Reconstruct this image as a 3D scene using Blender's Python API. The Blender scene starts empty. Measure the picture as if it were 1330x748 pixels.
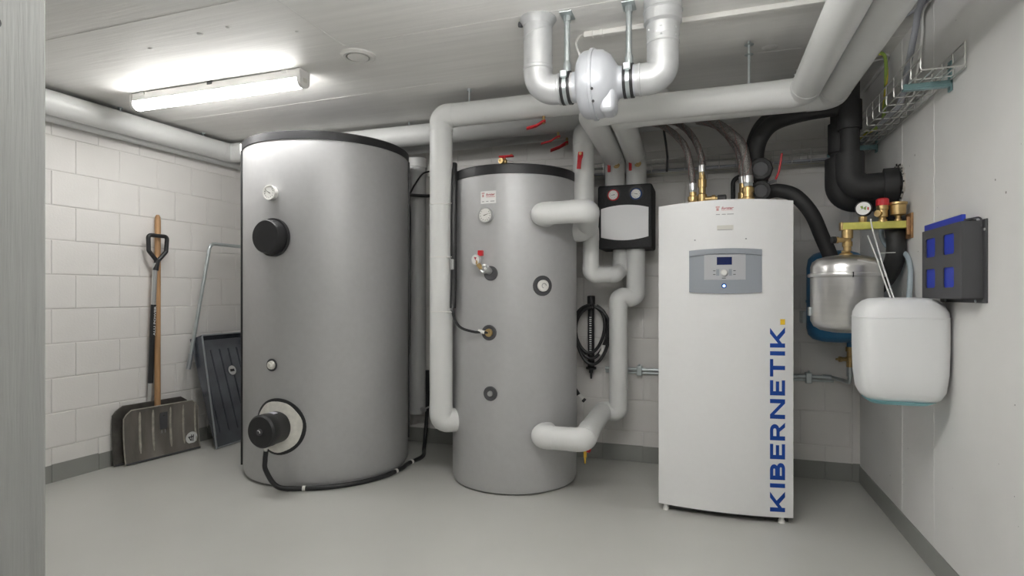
import bpy, bmesh, math, random
from mathutils import Vector, Matrix
random.seed(7)
V = Vector
C = bpy.context.scene.collection

# ------------------------------------------------------------------ camera, world, exposure
cam_d = bpy.data.cameras.new('camera'); cam = bpy.data.objects.new('camera', cam_d); C.objects.link(cam)
cam_d.sensor_width = 36.0; cam_d.lens = 740.0/1330.0*36.0; cam_d.shift_y = 8.0/1330.0
cam_d.clip_start = 0.05
cam.location = (0, 0, 1.10); cam.rotation_euler = (math.radians(90), 0, math.radians(18.67))
bpy.context.scene.camera = cam
W = bpy.data.worlds.new('world'); bpy.context.scene.world = W; W.use_nodes = True
W.node_tree.nodes['Background'].inputs[0].default_value = (0.9, 0.93, 1.0, 1)
W.node_tree.nodes['Background'].inputs[1].default_value = 0.3
vs = bpy.context.scene.view_settings
vs.view_transform = 'Standard'; vs.look = 'None'; vs.gamma = 1.0; vs.use_curve_mapping = False
vs.exposure = 1.5
LAMP_NEAR = 14.5     # luminous panel strength of the batten in view
LAMP_FILL = 5.0  # fill batten added unseen behind the camera
LAMP_FAR = 15.0      # same batten over the camera

# ------------------------------------------------------------------ materials
MATS = {}
def mat(name, col, rough=0.5, metal=0.0, noise=0.0, nscale=8.0, bump=0.0, bscale=60.0, emit=None, stretch=None, coat=0.0, trans=0.0, pits=False, sss=0.0, bdist=0.003):
    m = bpy.data.materials.new(name); m.use_nodes = True
    nt = m.node_tree; b = nt.nodes['Principled BSDF']
    b.inputs['Base Color'].default_value = (*col, 1); b.inputs['Roughness'].default_value = rough
    b.inputs['Metallic'].default_value = metal
    if coat: b.inputs['Coat Weight'].default_value = coat; b.inputs['Coat Roughness'].default_value = 0.15
    if trans: b.inputs['Transmission Weight'].default_value = trans
    if sss:
        b.inputs['Subsurface Weight'].default_value = sss; b.inputs['Subsurface Radius'].default_value = (0.05, 0.05, 0.05)
    if emit:
        b.inputs['Emission Color'].default_value = (*emit[0], 1); b.inputs['Emission Strength'].default_value = emit[1]
    co = nt.nodes.new('ShaderNodeTexCoord'); src = co.outputs['Object']
    if stretch:
        mp = nt.nodes.new('ShaderNodeMapping'); mp.inputs['Scale'].default_value = stretch
        nt.links.new(src, mp.inputs['Vector']); src = mp.outputs['Vector']
    colout = None
    if noise:
        n = nt.nodes.new('ShaderNodeTexNoise'); n.inputs['Scale'].default_value = nscale; n.inputs['Detail'].default_value = 5
        nt.links.new(src, n.inputs['Vector'])
        r = nt.nodes.new('ShaderNodeMapRange'); r.inputs['From Min'].default_value = 0.3; r.inputs['From Max'].default_value = 0.7
        r.inputs['To Min'].default_value = 1-noise; r.inputs['To Max'].default_value = 1+noise*0.5
        nt.links.new(n.outputs['Fac'], r.inputs['Value'])
        mx = nt.nodes.new('ShaderNodeMix'); mx.data_type = 'RGBA'; mx.blend_type = 'MULTIPLY'; mx.inputs['Factor'].default_value = 1
        mx.inputs['A'].default_value = (*col, 1)
        nt.links.new(r.outputs['Result'], mx.inputs['B']); nt.links.new(mx.outputs['Result'], b.inputs['Base Color'])
        colout = mx
    h = None
    if bump:
        n2 = nt.nodes.new('ShaderNodeTexNoise'); n2.inputs['Scale'].default_value = bscale; n2.inputs['Detail'].default_value = 6
        nt.links.new(src, n2.inputs['Vector']); h = n2.outputs['Fac']
        bp = nt.nodes.new('ShaderNodeBump'); bp.inputs['Strength'].default_value = bump; bp.inputs['Distance'].default_value = bdist
        nt.links.new(h, bp.inputs['Height']); nt.links.new(bp.outputs['Normal'], b.inputs['Normal'])
    if pits:     # air holes of cast concrete
        vo = nt.nodes.new('ShaderNodeTexVoronoi'); vo.inputs['Scale'].default_value = 13.0; vo.inputs['Randomness'].default_value = 1
        nt.links.new(co.outputs['Object'], vo.inputs['Vector'])
        n3 = nt.nodes.new('ShaderNodeTexNoise'); n3.inputs['Scale'].default_value = 3.0
        nt.links.new(co.outputs['Object'], n3.inputs['Vector'])
        th = nt.nodes.new('ShaderNodeMath'); th.operation = 'MULTIPLY'; th.inputs[1].default_value = 0.085
        nt.links.new(n3.outputs['Fac'], th.inputs[0])
        lt = nt.nodes.new('ShaderNodeMath'); lt.operation = 'LESS_THAN'
        nt.links.new(vo.outputs['Distance'], lt.inputs[0]); nt.links.new(th.outputs[0], lt.inputs[1])
        m2 = nt.nodes.new('ShaderNodeMix'); m2.data_type = 'RGBA'; m2.inputs['B'].default_value = (0.22, 0.21, 0.2, 1)
        if colout: nt.links.new(colout.outputs['Result'], m2.inputs['A'])
        else: m2.inputs['A'].default_value = (*col, 1)
        nt.links.new(lt.outputs[0], m2.inputs['Factor']); nt.links.new(m2.outputs['Result'], b.inputs['Base Color'])
    MATS[name] = m
    return m
M_block = mat('painted_block', (0.81, 0.79, 0.765), 0.6, noise=0.04, nscale=3, bump=0.25, bscale=90)
M_mortar = mat('painted_mortar', (0.76, 0.74, 0.715), 0.7, bump=0.3, bscale=120)
M_conc = mat('painted_concrete', (0.78, 0.775, 0.76), 0.55, noise=0.05, nscale=2.5, bump=0.15, bscale=40, pits=True)
M_pillar = mat('board_marked_concrete', (0.29, 0.295, 0.285), 0.6, noise=0.06, nscale=6, bump=0.5, bscale=9, stretch=(14, 14, 0.7))
M_ceil = mat('ceiling_concrete', (0.87, 0.86, 0.835), 0.55, noise=0.05, nscale=3, bump=0.35, bscale=7, stretch=(0.5, 9, 1), pits=False)
M_seam = mat('concrete_fin', (0.74, 0.73, 0.71), 0.6, bump=0.5, bscale=80)
M_floor = mat('epoxy_floor', (0.55, 0.55, 0.52), 0.28, noise=0.04, nscale=2.0, bump=0.06, bscale=25)
M_base = mat('grey_skirting_paint', (0.30, 0.305, 0.285), 0.45, noise=0.06, nscale=5, bump=0.15, bscale=60)
M_tank = mat('silver_grey_vinyl', (0.52, 0.52, 0.525), 0.48, 0.32, noise=0.03, nscale=30, bump=0.05, bscale=300)
M_blk = mat('black_plastic', (0.022, 0.022, 0.024), 0.42, bump=0.08, bscale=120)
M_blkmat = mat('black_foam', (0.030, 0.030, 0.031), 0.62, noise=0.15, nscale=14, bump=0.25, bscale=45)
M_epp = mat('black_foam_shell', (0.03, 0.03, 0.032), 0.7, noise=0.2, nscale=90, bump=0.4, bscale=220)
M_grey = mat('dark_grey_plastic', (0.07, 0.07, 0.075), 0.5)
M_pvc = mat('white_pipe_jacket', (0.74, 0.745, 0.735), 0.38, noise=0.03, nscale=6, bump=0.05, bscale=12)
M_pvcg = mat('grey_pipe_jacket', (0.60, 0.605, 0.60), 0.42, noise=0.03, nscale=6)
M_white = mat('white_enamel', (0.80, 0.80, 0.80), 0.35, noise=0.01, nscale=40)
M_wplast = mat('white_plastic', (0.80, 0.79, 0.76), 0.4)
M_foam = mat('white_insulation', (0.80, 0.78, 0.72), 0.85, noise=0.12, nscale=30, bump=0.6, bscale=40)
M_galv = mat('galvanised_sheet', (0.62, 0.63, 0.64), 0.44, 0.5, noise=0.08, nscale=18, bump=0.04, bscale=60)
M_zinc = mat('zinc_steel', (0.58, 0.63, 0.64), 0.35, 0.85, noise=0.1, nscale=20)
M_steel = mat('stainless_steel', (0.70, 0.69, 0.68), 0.3, 0.95, noise=0.06, nscale=3, stretch=(1, 1, 14))
M_wire = mat('bright_wire', (0.66, 0.66, 0.64), 0.35, 0.75)
M_teal = mat('passivated_bracket', (0.28, 0.45, 0.47), 0.32, 0.7, noise=0.2, nscale=25)
M_fan = mat('silver_grey_casing', (0.58, 0.60, 0.64), 0.36, 0.2)
M_brass = mat('brass', (0.60, 0.43, 0.20), 0.34, 0.85, noise=0.12, nscale=50)
M_copper = mat('copper', (0.75, 0.42, 0.28), 0.3, 0.9)
M_yzinc = mat('yellow_passivated_zinc', (0.72, 0.68, 0.17), 0.4, 0.35, noise=0.2, nscale=20)
M_rust = mat('bracket_edge', (0.45, 0.26, 0.13), 0.5, 0.5, noise=0.3, nscale=40)
M_red = mat('red_plastic', (0.62, 0.025, 0.035), 0.38)
M_yel = mat('yellow_plastic', (0.75, 0.48, 0.05), 0.4)
M_braid = mat('steel_braid', (0.25, 0.235, 0.225), 0.42, 0.5, noise=0.55, nscale=160, bump=0.8, bscale=260)
M_braidr = mat('red_thread', (0.26, 0.10, 0.09), 0.6)
M_blue = mat('blue_enamel', (0.045, 0.20, 0.40), 0.35, noise=0.04, nscale=5)
M_bluep = mat('blue_card', (0.012, 0.04, 0.45), 0.45)
M_navy = mat('blue_lettering', (0.002, 0.055, 0.33), 0.7)
M_gold = mat('yellow_lettering', (0.85, 0.56, 0.03), 0.4)
M_panel = mat('control_grey', (0.30, 0.325, 0.36), 0.4)
M_panel2 = mat('control_light_grey', (0.46, 0.47, 0.49), 0.4)
M_disp = mat('display_glass', (0.003, 0.012, 0.09), 0.15)
M_led = mat('status_led', (0.3, 0.5, 1.0), 0.3, emit=((0.35, 0.55, 1.0), 6.0))
M_cover = mat('pump_cover', (0.85, 0.85, 0.86), 0.45)
M_dial = mat('dial_face', (0.82, 0.81, 0.78), 0.4)
M_ink = mat('black_ink', (0.03, 0.03, 0.03), 0.5)
M_inkg = mat('grey_ink', (0.35, 0.35, 0.36), 0.5)
M_inkr = mat('dark_red_ink', (0.42, 0.03, 0.06), 0.5)
M_label = mat('paper_label', (0.80, 0.80, 0.79), 0.5)
M_labelg = mat('type_plate', (0.66, 0.65, 0.60), 0.45)
M_wood = mat('ash_wood', (0.47, 0.27, 0.13), 0.5, noise=0.25, nscale=9, stretch=(6, 6, 0.5), bump=0.1, bscale=20)
M_alu = mat('aluminium', (0.72, 0.72, 0.72), 0.3, 0.9)
M_blade = mat('worn_blade', (0.32, 0.295, 0.265), 0.36, 0.6, noise=0.5, nscale=7, stretch=(1, 1, 0.25), bump=0.1, bscale=30)
M_blade2 = mat('worn_blade_rear', (0.17, 0.16, 0.145), 0.45, 0.7, noise=0.4, nscale=9)
M_rib = mat('worn_rib', (0.55, 0.52, 0.46), 0.4, 0.6, noise=0.3, nscale=30)
M_scoop = mat('dark_scoop_steel', (0.24, 0.26, 0.30), 0.27, 0.85, noise=0.3, nscale=5)
M_scoopb = mat('scoop_bright_edge', (0.5, 0.53, 0.56), 0.35, 0.85)
M_can = mat('translucent_can', (0.84, 0.85, 0.855), 0.38, noise=0.015, nscale=4, sss=0.25)
M_liq = mat('turquoise_coolant', (0.28, 0.62, 0.68), 0.3)
M_cord = mat('white_cord', (0.78, 0.78, 0.76), 0.5)
M_grn = mat('earth_green', (0.28, 0.40, 0.08), 0.45)
M_ylw = mat('earth_yellow', (0.72, 0.60, 0.06), 0.45)
M_gcab = mat('grey_cable', (0.36, 0.37, 0.41), 0.5)
M_hose = mat('grey_blue_hose', (0.42, 0.50, 0.55), 0.25)
M_light = mat('lit_diffuser', (0.9, 0.9, 0.9), 0.4, emit=((1.0, 0.99, 0.965), LAMP_NEAR))
M_light2 = mat('lit_diffuser_rear', (0.9, 0.9, 0.9), 0.4, emit=((1.0, 0.99, 0.965), LAMP_FAR))
M_light3 = mat('lit_fill_diffuser', (0.9, 0.9, 0.9), 0.4, emit=((1.0, 0.99, 0.965), LAMP_FILL))
M_lampw = mat('lamp_housing', (0.78, 0.77, 0.75), 0.45)
M_rough = mat('broken_plaster', (0.55, 0.52, 0.48), 0.9, noise=0.4, nscale=40, bump=0.8, bscale=60)
M_purp = mat('silver_sticker', (0.55, 0.54, 0.62), 0.4)

# ------------------------------------------------------------------ mesh helpers
def basis(ax):
    ax = V(ax).normalized()
    a = V((0, 0, 1)) if abs(ax.z) < 0.9 else V((1, 0, 0))
    x = a.cross(ax).normalized(); return x, ax.cross(x).normalized(), ax
def fillet(pts, rad, seg=8):
    pts = [V(p) for p in pts]; out = [pts[0]]
    for i in range(1, len(pts)-1):
        p, a, b = pts[i], pts[i-1], pts[i+1]
        d1 = (a-p); d2 = (b-p); l1, l2 = d1.length, d2.length; d1.normalize(); d2.normalize()
        ang = d1.angle(d2)
        if ang > 3.10: out.append(p); continue
        t = min(rad/math.tan(ang/2), l1*0.499, l2*0.499); r = t*math.tan(ang/2)
        c = p+(d1+d2).normalized()*(r/math.sin(ang/2)); s = p+d1*t-c; e = p+d2*t-c
        tot = s.angle(e); axis = s.cross(e)
        for k in range(seg+1):
            out.append(c+Matrix.Rotation(tot*k/seg, 3, axis) @ s)
    out.append(pts[-1]); return out
def spline(pts, n=8):
    pts = [V(p) for p in pts]; P = [2*pts[0]-pts[1]]+pts+[2*pts[-1]-pts[-2]]; out = []
    for i in range(1, len(P)-2):
        a, b, c, d = P[i-1:i+3]
        for k in range(n):
            t = k/n
            out.append(0.5*((2*b)+(c-a)*t+(2*a-5*b+4*c-d)*t*t+(3*b-a-3*c+d)*t**3))
    out.append(pts[-1]); return out
class MB:
    def __init__(s): s.bm = bmesh.new(); s.sharp = 9.0
    def ring(s, ps): return [s.bm.verts.new(p) for p in ps]
    def face(s, vs):
        try: return s.bm.faces.new(vs)
        except ValueError: return None
    def tube(s, pts, r, n=16, cap=True, rf=None):
        pts = [V(p) for p in pts]; q = [pts[0]]
        for p in pts[1:]:
            if (p-q[-1]).length > 1e-5: q.append(p)
        pts = q; rings = []; x = None
        for i, p in enumerate(pts):
            t = (pts[min(i+1, len(pts)-1)]-pts[max(i-1, 0)]).normalized()
            if x is None: x, y, _ = basis(t)
            else:
                x = (x-t*x.dot(t)).normalized()
            y = t.cross(x)
            rr = rf(i/(len(pts)-1)) if rf else r
            rings.append(s.ring([p+(x*math.cos(2*math.pi*k/n)+y*math.sin(2*math.pi*k/n))*rr for k in range(n)]))
        for a, b in zip(rings, rings[1:]):
            for k in range(n): s.face((a[k], a[(k+1) % n], b[(k+1) % n], b[k]))
        if cap: s.face(rings[0][::-1]); s.face(rings[-1])
        return s
    def lathe(s, prof, o, ax, n=32, cap=True):     # prof: (height along axis, radius)
        x, y, z = basis(ax); o = V(o); rings = []
        for h, r in prof:
            if r < 1e-6: rings.append([s.bm.verts.new(o+z*h)])
            else: rings.append(s.ring([o+z*h+(x*math.cos(2*math.pi*k/n)+y*math.sin(2*math.pi*k/n))*r for k in range(n)]))
        for a, b in zip(rings, rings[1:]):
            for k in range(n):
                k2 = (k+1) % n
                if len(a) == 1 and len(b) == 1: continue
                if len(a) == 1: s.face((a[0], b[k2], b[k]))
                elif len(b) == 1: s.face((a[k], a[k2], b[0]))
                else: s.face((a[k], a[k2], b[k2], b[k]))
        if cap:
            if len(rings[0]) > 1: s.face(rings[0][::-1])
            if len(rings[-1]) > 1: s.face(rings[-1])
        return s
    def cyl(s, a, b, r, n=20): return s.tube([a, b], r, n)
    def box(s, lo, hi, bev=0.0, seg=2, M=None):
        g = bmesh.ops.create_cube(s.bm, size=1.0)['verts']
        lo, hi = V(lo), V(hi); c = (lo+hi)/2; d = hi-lo
        for v in g: v.co = V((v.co.x*d.x, v.co.y*d.y, v.co.z*d.z))+c
        if bev:
            s.sharp = 0.3      # bevelled boxes keep flat faces
            es = list({e for v in g for e in v.link_edges})
            r = bmesh.ops.bevel(s.bm, geom=es, offset=bev, segments=seg, affect='EDGES', profile=0.5)
            g = list({v for f in r['faces'] for v in f.verts} | {v for v in g if v.is_valid})
        if M is not None:
            for v in g: v.co = M @ v.co
        return s
    def prism(s, poly, f0, f1):        # poly: 2d list; f0/f1 map (u,v) to the two faces
        a = s.ring([f0(*p) for p in poly]); b = s.ring([f1(*p) for p in poly])
        s.face(a[::-1]); s.face(b); n = len(poly)
        for k in range(n): s.face((a[k], a[(k+1) % n], b[(k+1) % n], b[k]))
        return s
    def patch(s, S, u0, u1, v0, v1, o0, o1, nu=10):  # slab lying on surface S(u,v,offset)
        f0 = v0 if callable(v0) else (lambda u: v0); f1 = v1 if callable(v1) else (lambda u: v1)
        g = []
        for i in range(nu+1):
            u = u0+(u1-u0)*i/nu
            g.append([s.bm.verts.new(S(u, f0(u), o0)), s.bm.verts.new(S(u, f0(u), o1)), s.bm.verts.new(S(u, f1(u), o1)), s.bm.verts.new(S(u, f1(u), o0))])
        for a, b in zip(g, g[1:]):
            for k in range(4): s.face((a[k], a[(k+1) % 4], b[(k+1) % 4], b[k]))
        s.face(g[0][::-1]); s.face(g[-1]); return s
def part(name, mb, m, parent=None, base=None, sharp=0.6, kind=None, label=None):
    bm = mb.bm; sharp = min(sharp, mb.sharp)
    bmesh.ops.recalc_face_normals(bm, faces=bm.faces)
    for f in bm.faces: f.smooth = True
    for e in bm.edges:
        if len(e.link_faces) == 2 and e.calc_face_angle(0) > sharp: e.smooth = False
    loc = V(base) if base is not None else V((0, 0, 0))
    p = parent
    while p is not None: loc += p.location; p = p.parent
    off = loc
    for v in bm.verts: v.co -= off
    me = bpy.data.meshes.new(name); bm.to_mesh(me); bm.free(); me.materials.append(m)
    o = bpy.data.objects.new(name, me); C.objects.link(o)
    if base is not None: o.location = V(base)
    if parent: o.parent = parent
    if kind: o['kind'] = kind
    if label: o['label'] = label
    return o
def thing(name, label, cat, loc=(0, 0, 0), group=None):
    o = bpy.data.objects.new(name, None); C.objects.link(o); o.location = loc; o.empty_display_size = 0.05
    o['label'] = label; o['category'] = cat
    if group: o['group'] = group
    return o
def tag(o, label, cat, group=None):
    o['label'] = label; o['category'] = cat
    if group: o['group'] = group
    return o
def struct(name, mb, m, base=None):
    o = part(name, mb, m, base=base); o['kind'] = 'structure'; return o
def text_mesh(txt, size, shear=0.0, bold=0.0):
    cu = bpy.data.curves.new('t', 'FONT'); cu.body = txt; cu.size = size; cu.shear = shear; cu.offset = bold; cu.resolution_u = 3
    cu.align_x = 'LEFT'
    o = bpy.data.objects.new('t', cu); C.objects.link(o)
    dg = bpy.context.evaluated_depsgraph_get(); dg.update()
    me = bpy.data.meshes.new_from_object(o.evaluated_get(dg))
    vs_ = [v.co.copy() for v in me.vertices]; fs = [list(p.vertices) for p in me.polygons]
    bpy.data.objects.remove(o); bpy.data.curves.remove(cu); bpy.data.meshes.remove(me)
    return vs_, fs
def write(mb, S, txt, u0, v0, width, off, shear=0.0, bold=0.0, rot=False, height=None):
    vs_, fs = text_mesh(txt, 1.0, shear, bold)
    x0 = min(v.x for v in vs_); x1 = max(v.x for v in vs_); k = width/(x1-x0); ky = k
    if height:
        y1 = max(v.y for v in vs_); y0 = min(v.y for v in vs_); ky = height/(y1-y0)
    bv = []
    for v in vs_:
        a, b = (v.x-x0)*k, v.y*ky
        bv.append(mb.bm.verts.new(S(u0-b, v0+a, off) if rot else S(u0+a, v0+b, off)))
    for f in fs: mb.face([bv[i] for i in f])
    return mb
def rrect(hx, hy, r, n=6):
    out = []
    for cx, cy, a0 in ((hx-r, hy-r, 0), (-hx+r, hy-r, 1), (-hx+r, -hy+r, 2), (hx-r, -hy+r, 3)):
        for i in range(n+1):
            a = (a0+i/n)*math.pi/2; out.append((cx+r*math.cos(a), cy+r*math.sin(a)))
    return out
def plane_map(o, u, v, n):
    o, u, v, n = V(o), V(u), V(v), V(n)
    return lambda a, b, w: o+u*a+v*b+n*w

# ------------------------------------------------------------------ the room
XR, YB, ZC = 0.86, 3.805, 2.27
WL0, WK = -3.58, 0.042
def xl(y): return WL0+(y-3)*WK
struct('floor', MB().box((-4.2, -2.3, -0.1), (1.2, 4.1, 0.0)), M_floor)
ceil = struct('ceiling', MB().box((-4.2, -2.3, ZC), (1.2, 4.1, ZC+0.12)), M_ceil)
def seam(name, a, b, w, h, m, parent, n, jag=0.0006):
    a, b = V(a), V(b); d = (b-a); L = d.length; d.normalize(); n = V(n); s = d.cross(n)
    mb = MB(); k = max(2, int(L/0.03)); rg = []
    for i in range(k+1):
        p = a+d*(L*i/k)+s*random.uniform(-jag, jag); hh = h*random.uniform(0.6, 1.3)
        rg.append(mb.ring([p-s*w-n*0.002, p-s*w*0.5+n*hh, p+s*w*0.5+n*hh, p+s*w-n*0.002]))
    for r0, r1 in zip(rg, rg[1:]):
        for j in range(3): mb.face((r0[j], r0[j+1], r1[j+1], r1[j]))
    return part(name, mb, m, parent)
for a, b in [((-3.6, 1.80, ZC), (-1.61, 1.80, ZC)), ((-1.61, -0.5, ZC), (-1.61, 2.28, ZC)), ((-1.61, 2.285, ZC), (XR, 2.285, ZC)),
             ((-3.5, 2.92, ZC), (-1.2, 2.86, ZC)), ((0.2, 3.0, ZC), (XR, 3.02, ZC))]:
    seam('formwork_seam', a, b, 0.003, 0.0012, M_seam, ceil, (0, 0, -1))
for x, y, r in [(-2.15, 1.98, 0.014), (-1.98, 1.97, 0.011), (-2.5, 2.02, 0.009), (-1.72, 2.1, 0.009), (-2.75, 1.6, 0.01), (0.294, 2.955, 0.035)]:
    part('patched_hole', MB().lathe([(-0.002, r*1.15), (0.001, r), (0.0025, r*0.6), (0.003, 0)], (x, y, ZC), (0, 0, -1), 12), M_seam, ceil)

def block_mesh(w, h, dp, ch):
    mb = MB()
    a = mb.ring([V((x, 0, z)) for x, z in ((0, 0), (w, 0), (w, h), (0, h))])
    b = mb.ring([V((x, -dp+ch*0.6, z)) for x, z in ((0, 0), (w, 0), (w, h), (0, h))])
    c = mb.ring([V((x, -dp, z)) for x, z in ((ch, ch), (w-ch, ch), (w-ch, h-ch), (ch, h-ch))])
    for p, q in ((a, b), (b, c)):
        for k in range(4): mb.face((p[k], p[(k+1) % 4], q[(k+1) % 4], q[k]))
    mb.face(c)
    bmesh.ops.recalc_face_normals(mb.bm, faces=mb.bm.faces)
    me = bpy.data.meshes.new('block'); mb.bm.to_mesh(me); mb.bm.free(); me.materials.append(M_block); return me
BL, BH, GAP = 0.2645, 0.203, 0.005
def lay(wall, o, u, length, u_first, rz, z0=0.0):
    cache = {}
    for r in range(12):
        z = r*BH; h = min(BH, ZC-z)-GAP
        if h < 0.02: continue
        st = u_first+(0.5*BL if r % 2 else 0)
        k = -int(st/BL)-2
        while True:
            x0 = st+k*BL; x1 = x0+BL-GAP; k += 1
            if x0 > length: break
            a, b = max(x0, 0), min(x1, length)
            if b-a < 0.015: continue
            key = (round(b-a, 4), round(h, 4))
            if key not in cache: cache[key] = block_mesh(b-a, h, 0.012, 0.003)
            ob = bpy.data.objects.new('block', cache[key]); C.objects.link(ob)
            n = V((math.sin(rz), -math.cos(rz), 0))
            ob.location = V(o)+V(u)*a+V((0, 0, z))+n*random.uniform(-0.0012, 0.0012); ob.rotation_euler = (0, 0, rz); ob.parent = wall
# back wall (faces -Y), blocks start at the filler strip near the right corner
wb = struct('wall_back', MB().box((-4.2, YB+0.004, 0), (1.2, YB+0.2, ZC)), M_mortar)
lay(wb, (-3.62, YB+0.012, 0), (1, 0, 0), 0.818+3.62, (-0.377+3.62) % BL, 0.0)
part('filler_strip', MB().box((0.8235, YB-0.002, 0), (XR+0.01, YB+0.02, ZC), 0.002), M_block, wb)
# left wall (faces +X), slightly out of square
uy = V((WK, 1, 0)).normalized(); rzl = math.pi/2-math.atan(WK)
y0 = 0.68; LL = (3.84-y0)/uy.y
nl = V((uy.y, -uy.x, 0))
mbw = MB(); pl = [V((xl(y), y, 0))-nl*0.004 for y in (y0-0.2, 4.0)]; pl += [pl[1]-nl*0.2, pl[0]-nl*0.2]
mbw.prism([(p.x, p.y) for p in pl], lambda a, b: V((a, b, 0)), lambda a, b: V((a, b, ZC)))
wl = struct('wall_left', mbw, M_mortar)
lay(wl, V((xl(y0), y0, 0))-nl*0.012, uy, LL, (2.556-y0) % BL-BL, rzl)
# right wall, cast concrete
wr = struct('wall_right', MB().box((XR, -2.3, 0), (XR+0.25, 4.1, ZC)), M_conc)
seam('formwork_seam', (XR, 2.67, 0.1), (XR, 2.67, ZC), 0.006, 0.0016, M_conc, wr, (-1, 0, 0), 0.005)
seam('formwork_seam', (XR, 3.05, 0.1), (XR, 3.05, ZC), 0.003, 0.0014, M_conc, wr, (-1, 0, 0))
# front wall stub beside the opening the camera looks through, rear of the corridor
wf = struct('wall_front', MB().box((-3.95, 0.50, 0), (-1.0946, 0.686, ZC), 0.004), M_pillar)
part('anchor_hole', MB().lathe([(0, 0.010), (0.0008, 0.009), (0.0008, 0)], (-1.0946, 0.609, 1.5445), (1, 0, 0), 12), M_ink, wf)
struct('wall_rear', MB().box((-4.2, -2.3, 0), (1.2, -2.15, ZC)), M_conc)
struct('wall_corridor', MB().box((-4.2, -2.3, 0), (-3.95, 0.686, ZC)), M_conc)
# skirting: grey painted foot of the walls
bb = struct('baseboard_back', MB().box((-3.62, YB-0.001, 0), (XR, YB+0.01, 0.104)), M_base)
bl = MB(); q = [V((xl(y), y, 0))+nl*0.001 for y in (y0, YB)]; q += [q[1]-nl*0.01, q[0]-nl*0.01]
bl.prism([(p.x, p.y) for p in q], lambda a, b: V((a, b, 0)), lambda a, b: V((a, b, 0.100)))
bl = struct('baseboard_left', bl, M_base)
k = 0; x = (-0.377+3.62) % BL-BL
while x < 0.818+3.62:
    a, b = max(x, 0)-3.62, min(x+BL-0.004, 0.818+3.62)-3.62
    if b-a > 0.02: part('painted_panel', MB().box((a, YB-0.0045, 0), (b, YB+0.002, 0.106+random.uniform(-.002, .002)), 0.0015, 1), M_base, bb)
    x += BL
part('painted_panel', MB().box((0.8235, YB-0.006, 0), (XR, YB+0.002, 0.108), 0.0015, 1), M_base, bb)
x = (2.556-y0) % BL-BL
while x < LL:
    a, b = max(x, 0), min(x+BL-0.004, LL)
    if b-a > 0.02:
        o = V((xl(y0), y0, 0)); p0, p1 = o+uy*a+nl*0.0045, o+uy*b+nl*0.0045; p2, p3 = p1-nl*0.006, p0-nl*0.006
        h = 0.102+random.uniform(-.003, .003)
        part('painted_panel', MB().prism([(p.x, p.y) for p in (p0, p1, p2, p3)], lambda a, b: V((a, b, 0)), lambda a, b: V((a, b, h))), M_base, bl)
    x += BL
struct('baseboard_right', MB().box((XR-0.005, -2.1, 0), (XR+0.01, YB, 0.098), 0.0015, 1), M_base)

# ------------------------------------------------------------------ ceiling battens
def batten(x0, x1, y, m, label, drop=0.0):
    zt = ZC-drop; t = thing('batten_light', label, 'ceiling light', ((x0+x1)/2, y, zt))
    w = 0.038
    part('housing', MB().box((x0+0.02, y-w, zt-0.050), (x1-0.02, y+w, zt-0.004), 0.004), M_lampw, t)
    prof = [(-w, -0.050)]+[(w*math.cos(a), -0.058-0.034*math.sin(-a)) for a in [math.pi+i*math.pi/10 for i in range(11)]]+[(w, -0.050)]
    part('diffuser', MB().prism(prof, lambda a, b: V((x0+0.022, y+a, zt+b)), lambda a, b: V((x1-0.022, y+a, zt+b))), m, t)
    pe = [(-w-.001, -0.003)]+prof[1:-1]+[(w+.001, -0.003)]
    for xa, xb in ((x0, x0+0.022), (x1-0.022, x1)):
        part('end_cap', MB().prism([(a*1.03, b*1.02 if b < -.01 else b) for a, b in pe], lambda a, b: V((xa, y+a, zt+b)), lambda a, b: V((xb, y+a, zt+b))), M_lampw, t)
    for xc in (x0+0.1, (x0+x1)/2, x1-0.1):
        part('mounting_clip', MB().box((xc-0.018, y-w-0.003, zt-0.018), (xc+0.018, y+w+0.003, zt-0.0005), 0.002), M_grey if abs(xc-(x0+x1)/2) < .01 else M_lampw, t)
    part('lamp_cover', MB().box((x1, y-0.014, zt-0.066), (x1+0.004, y+0.014, zt-0.045), 0.002), M_labelg, t)
    if drop:     # drop and upward glowing panel added to brighten the ceiling
        part('added_uplight', MB().box((x0+0.03, y-w+0.004, zt-0.004), (x1-0.03, y+w-0.004, zt+0.012), 0.003), m, t)
        for xc in (x0+0.15, x1-0.15): part('drop_wire', MB().cyl((xc, y, zt), (xc, y, ZC), 0.003, 6), M_zinc, t)
batten(-3.175, -1.975, 2.47, M_light, 'lit white batten lamp on the ceiling in front of the big tank')
batten(-1.00, 0.20, 1.25, M_light2, 'lit white batten lamp hung on wires in front of the fan', 0.22)
batten(-0.95, 0.25, -0.75, M_light3, 'added fill batten lamp hung on wires, unseen behind the camera', 0.35)  # invented lamp, added as soft frontal fill
t = thing('ceiling_vent', 'round white disc valve flush in the ceiling right of the batten lamp', 'vent', (-1.609, 2.404, ZC))
part('vent_ring', MB().lathe([(0, 0.086), (0.006, 0.085), (0.014, 0.072), (0.011, 0.058), (0.0, 0.056)], (-1.609, 2.404, ZC), (0, 0, -1), 40), M_wplast, t)
part('vent_disc', MB().lathe([(0, 0.02), (0.006, 0.05), (0.012, 0.05), (0.016, 0.03), (0.017, 0)], (-1.609, 2.404, ZC), (0, 0, -1), 40), M_wplast, t)

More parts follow.
